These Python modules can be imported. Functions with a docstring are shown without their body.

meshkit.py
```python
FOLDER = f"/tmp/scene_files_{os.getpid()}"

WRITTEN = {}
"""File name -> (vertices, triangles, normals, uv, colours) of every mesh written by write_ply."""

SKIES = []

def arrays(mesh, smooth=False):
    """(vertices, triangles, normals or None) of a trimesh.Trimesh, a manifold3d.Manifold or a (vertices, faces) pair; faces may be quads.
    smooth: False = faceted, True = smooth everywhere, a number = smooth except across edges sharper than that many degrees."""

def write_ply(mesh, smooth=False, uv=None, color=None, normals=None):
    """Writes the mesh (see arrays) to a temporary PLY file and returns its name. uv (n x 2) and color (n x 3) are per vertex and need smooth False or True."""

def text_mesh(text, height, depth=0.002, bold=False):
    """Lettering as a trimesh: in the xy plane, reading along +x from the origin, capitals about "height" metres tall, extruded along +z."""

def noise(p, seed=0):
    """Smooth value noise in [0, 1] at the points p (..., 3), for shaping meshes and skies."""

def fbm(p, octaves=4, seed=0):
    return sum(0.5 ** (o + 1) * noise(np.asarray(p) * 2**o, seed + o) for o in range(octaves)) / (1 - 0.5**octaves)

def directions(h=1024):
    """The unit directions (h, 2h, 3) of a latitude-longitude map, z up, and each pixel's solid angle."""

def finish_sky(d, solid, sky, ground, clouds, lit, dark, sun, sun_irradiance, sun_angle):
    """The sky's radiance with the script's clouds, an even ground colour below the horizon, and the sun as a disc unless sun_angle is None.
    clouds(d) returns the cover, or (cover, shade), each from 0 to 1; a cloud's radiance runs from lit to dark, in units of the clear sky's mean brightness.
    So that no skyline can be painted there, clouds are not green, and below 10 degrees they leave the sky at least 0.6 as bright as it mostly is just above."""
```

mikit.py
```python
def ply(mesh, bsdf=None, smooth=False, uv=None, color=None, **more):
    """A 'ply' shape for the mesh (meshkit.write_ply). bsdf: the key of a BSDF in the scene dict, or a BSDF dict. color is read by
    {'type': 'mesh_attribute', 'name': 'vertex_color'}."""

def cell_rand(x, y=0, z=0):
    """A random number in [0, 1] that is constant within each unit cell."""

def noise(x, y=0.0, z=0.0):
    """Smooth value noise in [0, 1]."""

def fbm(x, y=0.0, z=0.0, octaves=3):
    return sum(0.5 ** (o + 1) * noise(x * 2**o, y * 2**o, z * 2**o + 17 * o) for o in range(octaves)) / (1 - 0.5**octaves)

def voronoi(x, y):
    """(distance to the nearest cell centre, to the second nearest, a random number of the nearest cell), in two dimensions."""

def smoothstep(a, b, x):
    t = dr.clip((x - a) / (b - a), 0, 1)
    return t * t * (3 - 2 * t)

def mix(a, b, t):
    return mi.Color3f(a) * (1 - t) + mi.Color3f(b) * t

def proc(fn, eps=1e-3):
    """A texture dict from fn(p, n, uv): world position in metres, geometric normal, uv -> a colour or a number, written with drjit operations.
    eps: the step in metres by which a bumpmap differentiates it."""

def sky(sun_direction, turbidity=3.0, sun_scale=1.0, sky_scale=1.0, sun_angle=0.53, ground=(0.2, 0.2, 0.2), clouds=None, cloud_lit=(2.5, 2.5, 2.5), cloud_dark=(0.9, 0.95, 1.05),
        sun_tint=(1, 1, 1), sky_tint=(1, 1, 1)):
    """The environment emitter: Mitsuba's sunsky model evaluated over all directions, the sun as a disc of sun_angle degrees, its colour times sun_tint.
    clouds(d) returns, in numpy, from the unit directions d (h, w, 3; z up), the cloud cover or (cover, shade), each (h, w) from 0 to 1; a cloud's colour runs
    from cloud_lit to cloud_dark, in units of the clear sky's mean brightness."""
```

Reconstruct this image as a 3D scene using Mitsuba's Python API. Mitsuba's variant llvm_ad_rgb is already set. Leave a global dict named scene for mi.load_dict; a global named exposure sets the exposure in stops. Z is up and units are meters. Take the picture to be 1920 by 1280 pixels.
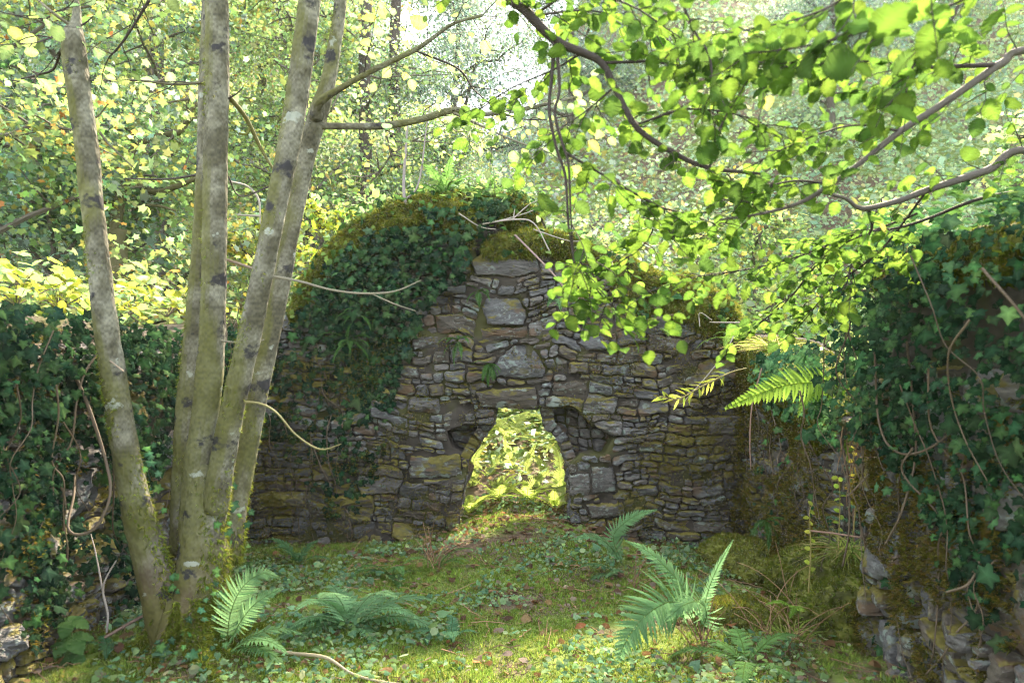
import math
import numpy as np
import shapely
from shapely.geometry import Polygon, box as sbox
from shapely.ops import unary_union
import manifold3d as m3
import trimesh
import drjit as dr
import mitsuba as mi
import mikit
import meshkit
from mikit import noise, fbm, smoothstep, mix, proc

T = mi.ScalarTransform4f
scene, labels = {}, {}

# ------------------------------------------------------------------ camera, light, exposure
F, CX, HY, EYE = 1598.0, 960.0, 640.0, 1.6
scene['camera'] = {'type': 'thinlens', 'aperture_radius': 0.005, 'focus_distance': 6.3, 'fov': 2 * math.degrees(math.atan(960 / F)), 'fov_axis': 'x', 'near_clip': 0.05, 'medium': {'type': 'ref', 'id': 'air'}, 'far_clip': 400.0,
                   'to_world': T().look_at(origin=[0, 0, EYE], target=[0, 10, EYE], up=[0, 0, 1])}
SUN = (0.30, 0.74, 0.68)


def cloud_cover(d):
    c = meshkit.fbm(d * np.array([2.6, 2.6, 4.0]) + 3.1, 4, 5)
    return 0.55 + 0.4 * np.clip((c - 0.30) / 0.22, 0, 1), np.clip((c - 0.5) / 0.3, 0, 1) * 0.5


scene['sky'] = mikit.sky(SUN, turbidity=3, sun_scale=0.75, sky_scale=1.1, sun_angle=5.0, sky_tint=(0.98, 1.0, 1.03), clouds=cloud_cover, cloud_lit=(1.75, 1.8, 1.85))
exposure = 4.7
# thin sunlit haze that fades the wooded slope
scene['air'] = {'type': 'homogeneous', 'albedo': 0.95, 'sigma_t': 0.0007}
scene['haze'] = {'type': 'cube', 'to_world': T().translate([0, 40, 18.4]).scale([82, 84, 19.8]), 'bsdf': {'type': 'null'}, 'interior': {'type': 'ref', 'id': 'air'}}
labels['haze'] = {'label': 'thin sunlit haze in the air of the wood', 'kind': 'stuff', 'category': 'haze'}


# ------------------------------------------------------------------ helpers
def at(px, py, d):
    """The point at depth d metres in front of the eye where a sight line through this pixel of the photograph goes."""
    return np.array([(px - CX) / F * d, d, EYE - (py - HY) / F * d])


def ss(a, b, x):
    t = np.clip((np.asarray(x, float) - a) / (b - a), 0, 1)
    return t * t * (3 - 2 * t)


def unit(v):
    v = np.asarray(v, float)
    return v / np.maximum(np.linalg.norm(v, axis=-1, keepdims=True), 1e-9)


_used = {}


def num(name):
    k = _used.get(name, 0)
    _used[name] = k + 1
    return name if k == 0 else f'{name}_{k:03d}'


def thing(name, label, cat, group=None, kind=None):
    key = num(name)
    labels[key] = {'label': label, 'category': cat}
    if group:
        labels[key]['group'] = group
    if kind:
        labels[key]['kind'] = kind
    return key


class Mesh:
    def __init__(self):
        self.v, self.f, self.c, self.n = [], [], [], 0

    def add(self, V, Fa, col=(0.1, 0.1, 0.1)):
        V, Fa = np.asarray(V, float), np.asarray(Fa, int)
        if len(V) == 0:
            return self
        if Fa.shape[1] == 4:
            Fa = np.vstack([Fa[:, [0, 1, 2]], Fa[:, [0, 2, 3]]])
        self.v.append(V)
        self.f.append(Fa + self.n)
        self.c.append(np.broadcast_to(np.asarray(col, float), V.shape))
        self.n += len(V)
        return self

    def arr(self):
        return np.vstack(self.v), np.vstack(self.f), np.vstack(self.c)

    def put(self, key, bsdf, smooth=False, **lab):
        if not self.v:
            return None
        V, Fa, C = self.arr()
        scene[key] = mikit.ply((V, Fa), bsdf, smooth=smooth, color=C)
        if lab:
            labels[key] = lab
        return key


def part(parent, name, mesh, bsdf, smooth=False, **lab):
    return mesh.put(num(f'{parent}__{name}'), bsdf, smooth, **lab)


def cr(pts, step):
    """Catmull-Rom curve through the rows of pts (any width), resampled about every step metres."""
    P = np.asarray(pts, float)
    if len(P) == 2:
        k = max(2, int(np.linalg.norm(P[1, :3] - P[0, :3]) / step) + 1)
        t = np.linspace(0, 1, k)[:, None]
        return P[0] * (1 - t) + P[1] * t
    Q = np.vstack([2 * P[0] - P[1], P, 2 * P[-1] - P[-2]])
    out = []
    for i in range(len(P) - 1):
        a, b, c, d = Q[i:i + 4]
        k = max(1, int(math.ceil(np.linalg.norm(c[:3] - b[:3]) / step)))
        t = (np.arange(k) / k)[:, None]
        out.append(0.5 * (2 * b + (c - a) * t + (2 * a - 5 * b + 4 * c - d) * t**2 + (3 * b - a - 3 * c + d) * t**3))
    return np.vstack(out + [P[-1:]])


def tube(pts, rad, n=6, rough=0.0, seed=0, freq=9.0):
    """Closed tapered tube along pts; rough = radial noise as a share of the radius."""
    P = np.asarray(pts, float)
    k = len(P)
    R = np.broadcast_to(np.asarray(rad, float), (k,))
    t = unit(np.gradient(P, axis=0))
    ref = np.array([0.0, 0.0, 1.0]) if abs(t[:, 2]).mean() < 0.8 else np.array([1.0, 0.0, 0.0])
    a = unit(np.cross(t, ref))
    b = np.cross(t, a)
    ang = np.arange(n) * 2 * np.pi / n
    V = P[:, None] + R[:, None, None] * (np.cos(ang)[None, :, None] * a[:, None] + np.sin(ang)[None, :, None] * b[:, None])
    if rough:
        nz = meshkit.fbm(V * freq + seed * 7.3, 3, seed) - 0.5
        V = P[:, None] + (V - P[:, None]) * (1 + 2 * rough * nz)[..., None]
    V = np.vstack([V.reshape(-1, 3), P[:1], P[-1:]])
    i, j = np.meshgrid(np.arange(k - 1), np.arange(n), indexing='ij')
    i, j = i.ravel(), j.ravel()
    j2 = (j + 1) % n
    q = np.stack([i * n + j, i * n + j2, (i + 1) * n + j2, (i + 1) * n + j], 1)
    Fa = np.vstack([q[:, [0, 1, 2]], q[:, [0, 2, 3]]])
    e, m = np.arange(n), (np.arange(n) + 1) % n
    Fa = np.vstack([Fa, np.stack([e * 0 + k * n, m, e], 1), np.stack([e * 0 + k * n + 1, (k - 1) * n + e, (k - 1) * n + m], 1)])
    return V, Fa


# leaf outlines: x across, y from stalk to tip, z out of the upper face
def fan(right, cy=0.32, cz=0.07, zs=-0.12):
    r = np.array(right, float)
    left = r[::-1] * [-1, 1]
    ring = np.vstack([r, left[(left[:, 0] != 0)]])
    z = zs * np.abs(ring[:, 0]) ** 1.5 - 0.10 * np.maximum(ring[:, 1], 0) ** 2
    V = np.vstack([[[0, cy, cz]], np.column_stack([ring, z])])
    k = len(ring)
    i = np.arange(k)
    return V, np.stack([i * 0, 1 + i, 1 + (i + 1) % k], 1)


IVY = fan([(0, 0.02), (0.22, -0.13), (0.46, 0.0), (0.36, 0.26), (0.60, 0.50), (0.27, 0.60), (0, 1.0)])
IVY2 = fan([(0, 0.0), (0.30, -0.12), (0.44, 0.16), (0.40, 0.40), (0.20, 0.66), (0, 1.0)], cz=0.05)
MAPLE = fan([(0, 0.05), (0.34, -0.08), (0.36, 0.12), (0.60, 0.32), (0.44, 0.48), (0.40, 0.72), (0.20, 0.78), (0, 1.0)], cz=0.04, zs=-0.16)
SIMPLE = (np.array([[0, 0, 0], [0.30, 0.42, -0.06], [0, 1, -0.06], [-0.30, 0.42, -0.06], ]), np.array([[0, 1, 2], [0, 2, 3]]))
CLOVER = fan([(0, 0.0), (0.36, 0.25), (0.40, 0.62), (0.18, 0.95), (0, 0.90)], cz=-0.05, zs=0.05)


def broad(teeth=7, w=0.37, point=0.10):
    ys = np.linspace(0, 1, teeth * 2 + 1)
    prof = w * np.sin(np.pi * np.clip(ys, 0, 1) ** 0.82) ** 0.72
    prof[1:-1:2] *= 1.17
    prof[-2] *= 0.75
    ys2 = ys + 0.02 * (np.arange(len(ys)) % 2)
    k = len(ys)
    rib = np.column_stack([0 * ys, ys, -0.22 * ys**2 + 0.08 * np.sin(np.pi * ys)])
    rows = [rib]
    for s in (1, -1):
        rows.append(np.column_stack([s * prof, ys2 + 0.03 * np.sin(np.pi * ys), rib[:, 2] + 0.20 * prof - 0.25 * prof**2 * 2 + 0.03 * np.sin(ys * 31 + s)]))
    V = np.vstack(rows)
    V[k, 1] = V[2 * k, 1] = 0.0
    Fa = []
    for i in range(k - 1):
        Fa += [[i, k + i, k + i + 1], [i, k + i + 1, i + 1], [i, 2 * k + i + 1, 2 * k + i], [i, i + 1, 2 * k + i + 1]]
    return V, np.array(Fa)


BROAD = broad()
BROAD_S = broad(3)
SMALL = (np.array([[0, 0, 0], [0.30, 0.30, 0.03], [0.26, 0.68, -0.02], [0, 1, -0.14], [-0.26, 0.68, -0.02], [-0.30, 0.30, 0.03], [0, 0.45, -0.03]]), np.array([[0, 1, 6], [1, 2, 6], [2, 3, 6], [3, 4, 6], [4, 5, 6], [5, 0, 6]]))
LOBED = (np.array([[0, 0, 0], [0.36, 0.06, -0.03], [0.24, 0.28, 0], [0.48, 0.52, -0.05], [0.14, 0.66, 0], [0, 1, -0.12], [-0.14, 0.66, 0], [-0.48, 0.52, -0.05], [-0.24, 0.28, 0], [-0.36, 0.06, -0.03]]), np.array([[0, 1, 2], [2, 3, 4], [4, 5, 6], [6, 7, 8], [8, 9, 0], [0, 2, 8], [2, 4, 6], [2, 6, 8]]))
LANCE = (np.array([[0, 0, 0], [0.10, 0.35, 0.02], [0.08, 0.7, -0.04], [0, 1, -0.15], [-0.08, 0.7, -0.04], [-0.10, 0.35, 0.02], [0, 0.5, -0.02]]),
         np.array([[0, 1, 6], [1, 2, 6], [2, 3, 6], [3, 4, 6], [4, 5, 6], [5, 0, 6]]))
TUFT = (np.array([[-0.10, 0, 0], [0.10, 0, 0], [0.12, 1, 0.1], [0.0, 0, -0.10], [0.0, 0, 0.10], [-0.28, 0.85, 0.2], [-.08, 0, .06], [.06, 0, -.08], [0.1, 0.8, -0.35]]),
        np.array([[0, 1, 2], [3, 4, 5], [6, 7, 8]]))


def scatter(tm, pos, nrm, tip, size, width=1.0):
    """(n, k, 3) vertices and (n, m, 3) faces of one leaf per row."""
    V, Fa = tm
    n = unit(nrm)
    y = unit(np.asarray(tip, float) - (np.asarray(tip) * n).sum(-1, keepdims=True) * n)
    x = np.cross(y, n)
    s = np.broadcast_to(np.asarray(size, float), (len(pos),))
    wd = np.broadcast_to(np.asarray(width, float), (len(pos),))
    P = np.asarray(pos)[:, None] + s[:, None, None] * ((V[None, :, :1] * wd[:, None, None]) * x[:, None] + V[None, :, 1:2] * y[:, None] + V[None, :, 2:3] * n[:, None])
    return P, Fa[None] + (np.arange(len(pos)) * len(V))[:, None, None]


def tinted(tm, col):
    """Colour of every vertex of every leaf: the veins paler than the blade."""
    t = TINT.get(len(tm[0]))
    return np.repeat(col[:, None], len(tm[0]), axis=1) * (1.0 if t is None else t[None, :, None])


TINT = {len(BROAD[0]): np.concatenate([np.full(15, 1.45), np.tile([1.0, 0.86], 8)[:15], np.tile([1.0, 0.86], 8)[:15]]), len(IVY[0]): np.concatenate([[1.9], np.tile([1.15, 0.85], 8)[:len(IVY[0]) - 1]])}


def leaves(mesh, tm, pos, nrm, tip, size, col, width=1.0):
    if len(pos) == 0:
        return
    P, Fa = scatter(tm, pos, nrm, tip, size, width)
    C = tinted(tm, np.asarray(col)).reshape(-1, 3)
    mesh.add(P.reshape(-1, 3), Fa.reshape(-1, 3), C)


def pal(rng, n, cols, weights=None, jit=0.22, hue=0.05):
    cols = np.array(cols, float)
    w = None if weights is None else np.array(weights, float) / np.sum(weights)
    c = cols[rng.choice(len(cols), n, p=w)]
    return np.clip(c * np.exp(rng.normal(0, jit, (n, 1))) * np.exp(rng.normal(0, hue, (n, 3))), 0.004, 0.85)


def px_size(pos, size):
    """About how many photo pixels a leaf spans; nothing outside the frame."""
    d = np.maximum(pos[:, 1], 0.3)
    u, v = CX + pos[:, 0] / d * F, HY - (pos[:, 2] - EYE) / d * F
    inside = (u > 0) & (u < 1920) & (v > 0) & (v < 1280) & (pos[:, 1] > 0.3)
    return np.where(inside, np.asarray(size) / d * F, 0)


def leafset(parent, tm, pos, nrm, tip, size, col, bsdf, nparts=300, front=None, name='leaf', rest='foliage'):
    """Every leaf of a plant: the nparts that show largest each a part of its own, the others one part of kind stuff."""
    pos, nrm, tip, col = map(np.asarray, (pos, nrm, tip, col))
    size = np.broadcast_to(np.asarray(size, float), (len(pos),))
    big = px_size(pos, size) * (1 if front is None else front)
    order = np.argsort(-big, kind='stable')
    own = order[:nparts][big[order[:nparts]] > 9]
    P, Fa = scatter(tm, pos, nrm, tip, size)
    for i in own:
        m = Mesh().add(P[i], tm[1], tinted(tm, col[i:i + 1])[0])
        part(parent, name, m, bsdf)
    left = np.setdiff1d(np.arange(len(pos)), own)
    if len(left):
        m = Mesh()
        leaves(m, tm, pos[left], nrm[left], tip[left], size[left], col[left])
        part(parent, rest, m, bsdf, kind='stuff')


# ------------------------------------------------------------------ materials
VC = {'type': 'mesh_attribute', 'name': 'vertex_color'}


def rgb(c):
    return {'type': 'rgb', 'value': list(map(float, c))}


scene['leaf_mat'] = {'type': 'principledthin', 'base_color': VC, 'diff_trans': 1.25, 'roughness': 0.40, 'eta': 1.45}
scene['far_leaf_mat'] = {'type': 'principledthin', 'base_color': VC, 'diff_trans': 1.1, 'roughness': 0.36, 'eta': 1.65}
scene['ivy_mat'] = {'type': 'principledthin', 'base_color': VC, 'diff_trans': 0.55, 'roughness': 0.27, 'eta': 1.55}
scene['moss_mat'] = {'type': 'principledthin', 'base_color': VC, 'diff_trans': 1.0, 'roughness': 0.9, 'eta': 1.2}
scene['wood_mat'] = {'type': 'twosided', 'b': {'type': 'principled', 'base_color': VC, 'roughness': 0.75, 'specular': 0.3}}


def stone_col(p, n, uv):
    r, s = uv.x, uv.y
    lam = fbm(p.x * 9 + s * 31, p.y * 9, p.z * 46 + 3 * noise(p.x * 5, p.y * 5, p.z * 5), 3)
    big = fbm(p.x * 3.1 + 11, p.y * 3.1, p.z * 3.1, 3)
    c = mix(mix([0.15, 0.153, 0.160], [0.135, 0.118, 0.098], smoothstep(0.35, 0.8, r)), [0.21, 0.20, 0.195], smoothstep(0.75, 0.95, s))
    c = c * (0.05 + 0.75 * lam + 0.35 * fbm(p.x * 70, p.y * 70, p.z * 110, 2))
    spot = smoothstep(0.55, 0.75, fbm(p.x * 48, p.y * 48, p.z * 48, 2)) * smoothstep(0.42, 0.62, fbm(p.x * 5 + 3, p.y * 5, p.z * 5 + s * 2, 2))
    c = mix(c, [0.22, 0.27, 0.25], 0.6 * spot)
    blot = smoothstep(0.60, 0.70, fbm(p.x * 11 + 7, p.y * 11, p.z * 14, 3)) * smoothstep(0.3, 0.6, s)
    c = mix(c, [0.24, 0.30, 0.27], 0.6 * blot)
    rust = smoothstep(0.60, 0.72, fbm(p.x * 6 + 40, p.y * 6, p.z * 9, 3))
    c = mix(c, [0.13, 0.075, 0.035], 0.6 * rust)
    mo = smoothstep(0.56, 0.68, big * 0.62 + 0.38 * fbm(p.x * 17, p.y * 17, p.z * 17, 3) + 0.16 * n.z + 0.06 * (r - 0.5))
    return mix(c, mix([0.085, 0.078, 0.016], [0.17, 0.145, 0.022], noise(p.x * 60, p.y * 60, p.z * 60)), 0.9 * mo)


def stone_bump(p, n, uv):
    return fbm(p.x * 26 + uv.y * 9, p.y * 26, p.z * 70, 4) + 0.4 * noise(p.x * 120, p.y * 120, p.z * 160)


def core_col(p, n, uv):
    c = mix([0.028, 0.025, 0.022], [0.075, 0.066, 0.056], fbm(p.x * 14, p.y * 14, p.z * 22, 4))
    return mix(c, [0.06, 0.065, 0.015], 0.7 * smoothstep(0.5, 0.65, fbm(p.x * 4 + 9, p.y * 4, p.z * 4, 3)))


def bark_col(p, n, uv):
    f = fbm(p.x * 11, p.y * 11, p.z * 7, 5)
    c = mix([0.075, 0.072, 0.048], [0.17, 0.168, 0.13], smoothstep(0.34, 0.68, f))
    c = c * (0.40 + 0.8 * noise(p.x * 110, p.y * 110, p.z * 80) + 0.3 * noise(p.x * 12, p.y * 12, p.z * 34))
    low = smoothstep(1.15, 0.35, p.z + 0.5 * fbm(p.x * 3, p.y * 3, p.z * 3, 2))
    c = mix(c, mix([0.06, 0.036, 0.022], [0.15, 0.105, 0.065], fbm(p.x * 30, p.y * 30, p.z * 6, 3)), 0.9 * low)
    moss = smoothstep(0.46, 0.66, fbm(p.x * 5 + 4, p.y * 5, p.z * 2.2, 3) - 0.16 * n.x + 0.10 * smoothstep(2.6, 0.9, p.z))
    c = mix(c, mix([0.06, 0.065, 0.015], [0.12, 0.125, 0.028], noise(p.x * 70, p.y * 70, p.z * 70)), 0.7 * moss)
    dark = smoothstep(0.72, 0.88, noise(p.x * 10 + 5, p.y * 10, p.z * 11) + 0.45 * (fbm(p.x * 50, p.y * 50, p.z * 50, 3) - 0.5))
    c = mix(c, [0.022, 0.022, 0.028], 0.92 * dark)
    pale = smoothstep(0.87, 0.95, noise(p.x * 10 + 25, p.y * 10 + 9, p.z * 14 + 2) + 0.3 * (fbm(p.x * 50, p.y * 50, p.z * 50, 3) - 0.5))
    return mix(c, [0.28, 0.31, 0.27], 0.8 * pale)


def bark_bump(p, n, uv):
    return fbm(p.x * 40, p.y * 40, p.z * 22, 4)


def ground_col(p, n, uv):
    soil = mix([0.045, 0.033, 0.022], [0.12, 0.085, 0.055], fbm(p.x * 16, p.y * 16, 0, 4))
    moss = mix([0.065, 0.095, 0.016], [0.13, 0.18, 0.032], fbm(p.x * 25, p.y * 25, 3, 3))
    return mix(soil, moss, smoothstep(0.40, 0.58, fbm(p.x * 1.9, p.y * 1.9, 5, 4)))


def ground_bump(p, n, uv):
    return fbm(p.x * 30, p.y * 30, p.z * 30, 4)


def moss_col(p, n, uv):
    f = fbm(p.x * 13, p.y * 13, p.z * 13, 4)
    return mix([0.030, 0.034, 0.008], [0.11, 0.12, 0.022], smoothstep(0.3, 0.7, f))  # moss tones darkened to stand in for tree shade on the bank


def bumped(col, bump, h, rough=0.9, spec=0.25):
    return {'type': 'twosided', 'b': {'type': 'bumpmap', 'scale': h, 't': proc(bump, 2e-3), 'b': {'type': 'principled', 'base_color': proc(col), 'roughness': rough, 'specular': spec}}}


scene['stone_mat'] = bumped(stone_col, stone_bump, 0.028, 0.75, 0.4)
scene['core_mat'] = bumped(core_col, ground_bump, 0.03)
scene['bark_mat'] = bumped(bark_col, bark_bump, 0.018, 0.8)
scene['ground_mat'] = bumped(ground_col, ground_bump, 0.02)
scene['mound_mat'] = bumped(moss_col, ground_bump, 0.03)

# colours of leaves (albedo of the blade, BG paled to stand in for sky glints; the light that comes through it makes it glow)
YG, LG, GR, BG, YE, OR = (0.26, 0.35, 0.11), (0.22, 0.33, 0.15), (0.12, 0.21, 0.08), (0.23, 0.33, 0.25), (0.40, 0.37, 0.09), (0.40, 0.20, 0.06)
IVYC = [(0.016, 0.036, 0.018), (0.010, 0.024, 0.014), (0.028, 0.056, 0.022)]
FERNC = [(0.16, 0.31, 0.12), (0.12, 0.26, 0.09)]
MOSSC = [(0.13, 0.155, 0.022), (0.18, 0.205, 0.03), (0.085, 0.11, 0.018), (0.20, 0.185, 0.035)]
BARKD, BARKG, DRY, VINE = (0.035, 0.028, 0.024), (0.16, 0.15, 0.11), (0.19, 0.115, 0.065), (0.11, 0.085, 0.06)

# ------------------------------------------------------------------ ground: one sheet, floor of the ruin, bank outside, hill behind


def height(x, y):
    x, y = np.asarray(x, float), np.asarray(y, float)
    inside = -0.07 * ss(4.2, 6.9, y) + 0.24 * np.exp(-((x - 0.05) / 0.75) ** 2) * ss(5.3, 7.0, y)
    inside = inside + 0.10 * np.exp(-((x + 1.62) / 0.5) ** 2 - ((y - 4.35) / 0.5) ** 2)
    inside = inside + 0.07 * (meshkit.fbm(np.stack([x * 1.7, y * 1.7, x * 0], -1), 3, 3) - 0.5) + 0.05 * (meshkit.fbm(np.stack([x * 6, y * 6, x * 0], -1), 3, 4) - 0.5)
    slope = 0.30 + 0.31 * ss(-0.5, 7, x) + 0.17 * ss(-4, -13, x)
    hill = slope * np.maximum(0, y - 9.6) ** 1.0 * ss(9.2, 13, y)
    hill = np.where(y > 52, slope * 42.4 - 0.05 * (y - 52), hill)
    outside = 0.19 + 0.28 * np.clip(y - 7.6, 0, 2.2) + hill
    outside = outside + (0.25 + 0.03 * np.clip(y - 8, 0, 40)) * (meshkit.fbm(np.stack([x * 0.6, y * 0.6, x * 0], -1), 3, 9) - 0.5)
    w_side = np.maximum(ss(2.35, 2.9, x), ss(-2.6, -3.0, x))
    w_back = ss(7.2, 7.8, y)
    return inside * (1 - np.maximum(w_side, w_back)) + outside * np.maximum(w_side, w_back)


xs = np.unique(np.concatenate([np.linspace(-3.0, 3.0, 150), np.sign(np.linspace(-1, 1, 91)) * np.abs(np.linspace(-1, 1, 91)) ** 2 * 72 + np.linspace(-3.3, 3.3, 91)]))
ys = np.unique(np.concatenate([np.linspace(2.6, 8.4, 150), 8.4 + np.linspace(0, 1, 90) ** 2 * 112, 2.6 - np.linspace(0, 1, 30) ** 2 * 40]))
gx, gy = np.meshgrid(xs, ys)
gz = height(gx, gy)
nx = len(xs)
ii, jj = np.meshgrid(np.arange(len(ys) - 1), np.arange(nx - 1), indexing='ij')
ii, jj = ii.ravel(), jj.ravel()
Mesh().add(np.column_stack([gx.ravel(), gy.ravel(), gz.ravel()]), np.stack([ii * nx + jj, ii * nx + jj + 1, (ii + 1) * nx + jj + 1, (ii + 1) * nx + jj], 1)).put('ground', 'ground_mat', True)
labels['ground'] = {'label': 'mossy earth floor of the ruin running out into the wooded slope behind', 'kind': 'structure', 'category': 'ground'}

# ------------------------------------------------------------------ rubble masonry


def split_rects(rect, rng, out, hmax=0.15, hmin=0.035, asp=2.9, big=1.0):
    u0, v0, u1, v1 = rect
    w, h = u1 - u0, v1 - v0
    lim = rng.choice([0.045, 0.075, 0.115, hmax], p=[0.20, 0.30, 0.30, 0.20]) * big
    if w / h > asp * rng.uniform(0.6, 1.5) and w > 0.10:
        m = u0 + w * rng.uniform(0.27, 0.73)
        split_rects((u0, v0, m, v1), rng, out, hmax, hmin, asp, big)
        split_rects((m, v0, u1, v1), rng, out, hmax, hmin, asp, big)
    elif h > lim * 1.25 and h > 2 * hmin:
        m = v0 + h * rng.uniform(0.28, 0.72)
        split_rects((u0, v0, u1, m), rng, out, hmax, hmin, asp, big)
        split_rects((u0, m, u1, v1), rng, out, hmax, hmin, asp, big)
    else:
        out.append((u0, v0, u1, v1))


def warp(q, seed, amp):
    p3 = np.column_stack([q, np.zeros(len(q))])
    du = meshkit.fbm(p3 * 2.1 + 5, 2, seed) - 0.5
    dv = meshkit.fbm(p3 * [2.6, 1.6, 1] + 15, 2, seed + 1) - 0.5
    e = meshkit.noise(p3 * 21 + 3, seed + 2) - 0.5
    g = meshkit.noise(p3 * 23 + 9, seed + 3) - 0.5
    return q + np.column_stack([du * amp * 2.2 + e * 0.024, dv * amp * 2.2 + g * 0.022])


def courses(area, seed, hmax=0.15, gap=0.004, amp=0.12, asp=2.9, big=1.0):
    """Irregular stones that fill the shapely area."""
    rng = np.random.default_rng(seed)
    u0, v0, u1, v1 = area.bounds
    rects, out = [], []
    split_rects((u0 - 0.2, v0 - 0.2, u1 + 0.2, v1 + 0.2), rng, rects, hmax, 0.035, asp, big)
    for a, b, c, d in rects:
        k = max(2, int((c - a) / 0.035))
        m = max(2, int((d - b) / 0.035))
        q = np.vstack([np.column_stack([np.linspace(a, c, k, endpoint=False), np.full(k, b)]), np.column_stack([np.full(m, c), np.linspace(b, d, m, endpoint=False)]),
                       np.column_stack([np.linspace(c, a, k, endpoint=False), np.full(k, d)]), np.column_stack([np.full(m, a), np.linspace(d, b, m, endpoint=False)])])
        p = Polygon(warp(q, seed, amp)).buffer(0)
        r = min(0.015, 0.2 * (d - b))
        p = p.intersection(area).buffer(-gap / 2 * rng.uniform(0.4, 1.7) - r).buffer(r * 0.9, 4)
        if p.geom_type == 'MultiPolygon':
            p = max(p.geoms, key=lambda g: g.area)
        if not p.is_empty and p.area > 0.0009:
            out.append(p)
    return out


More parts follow.
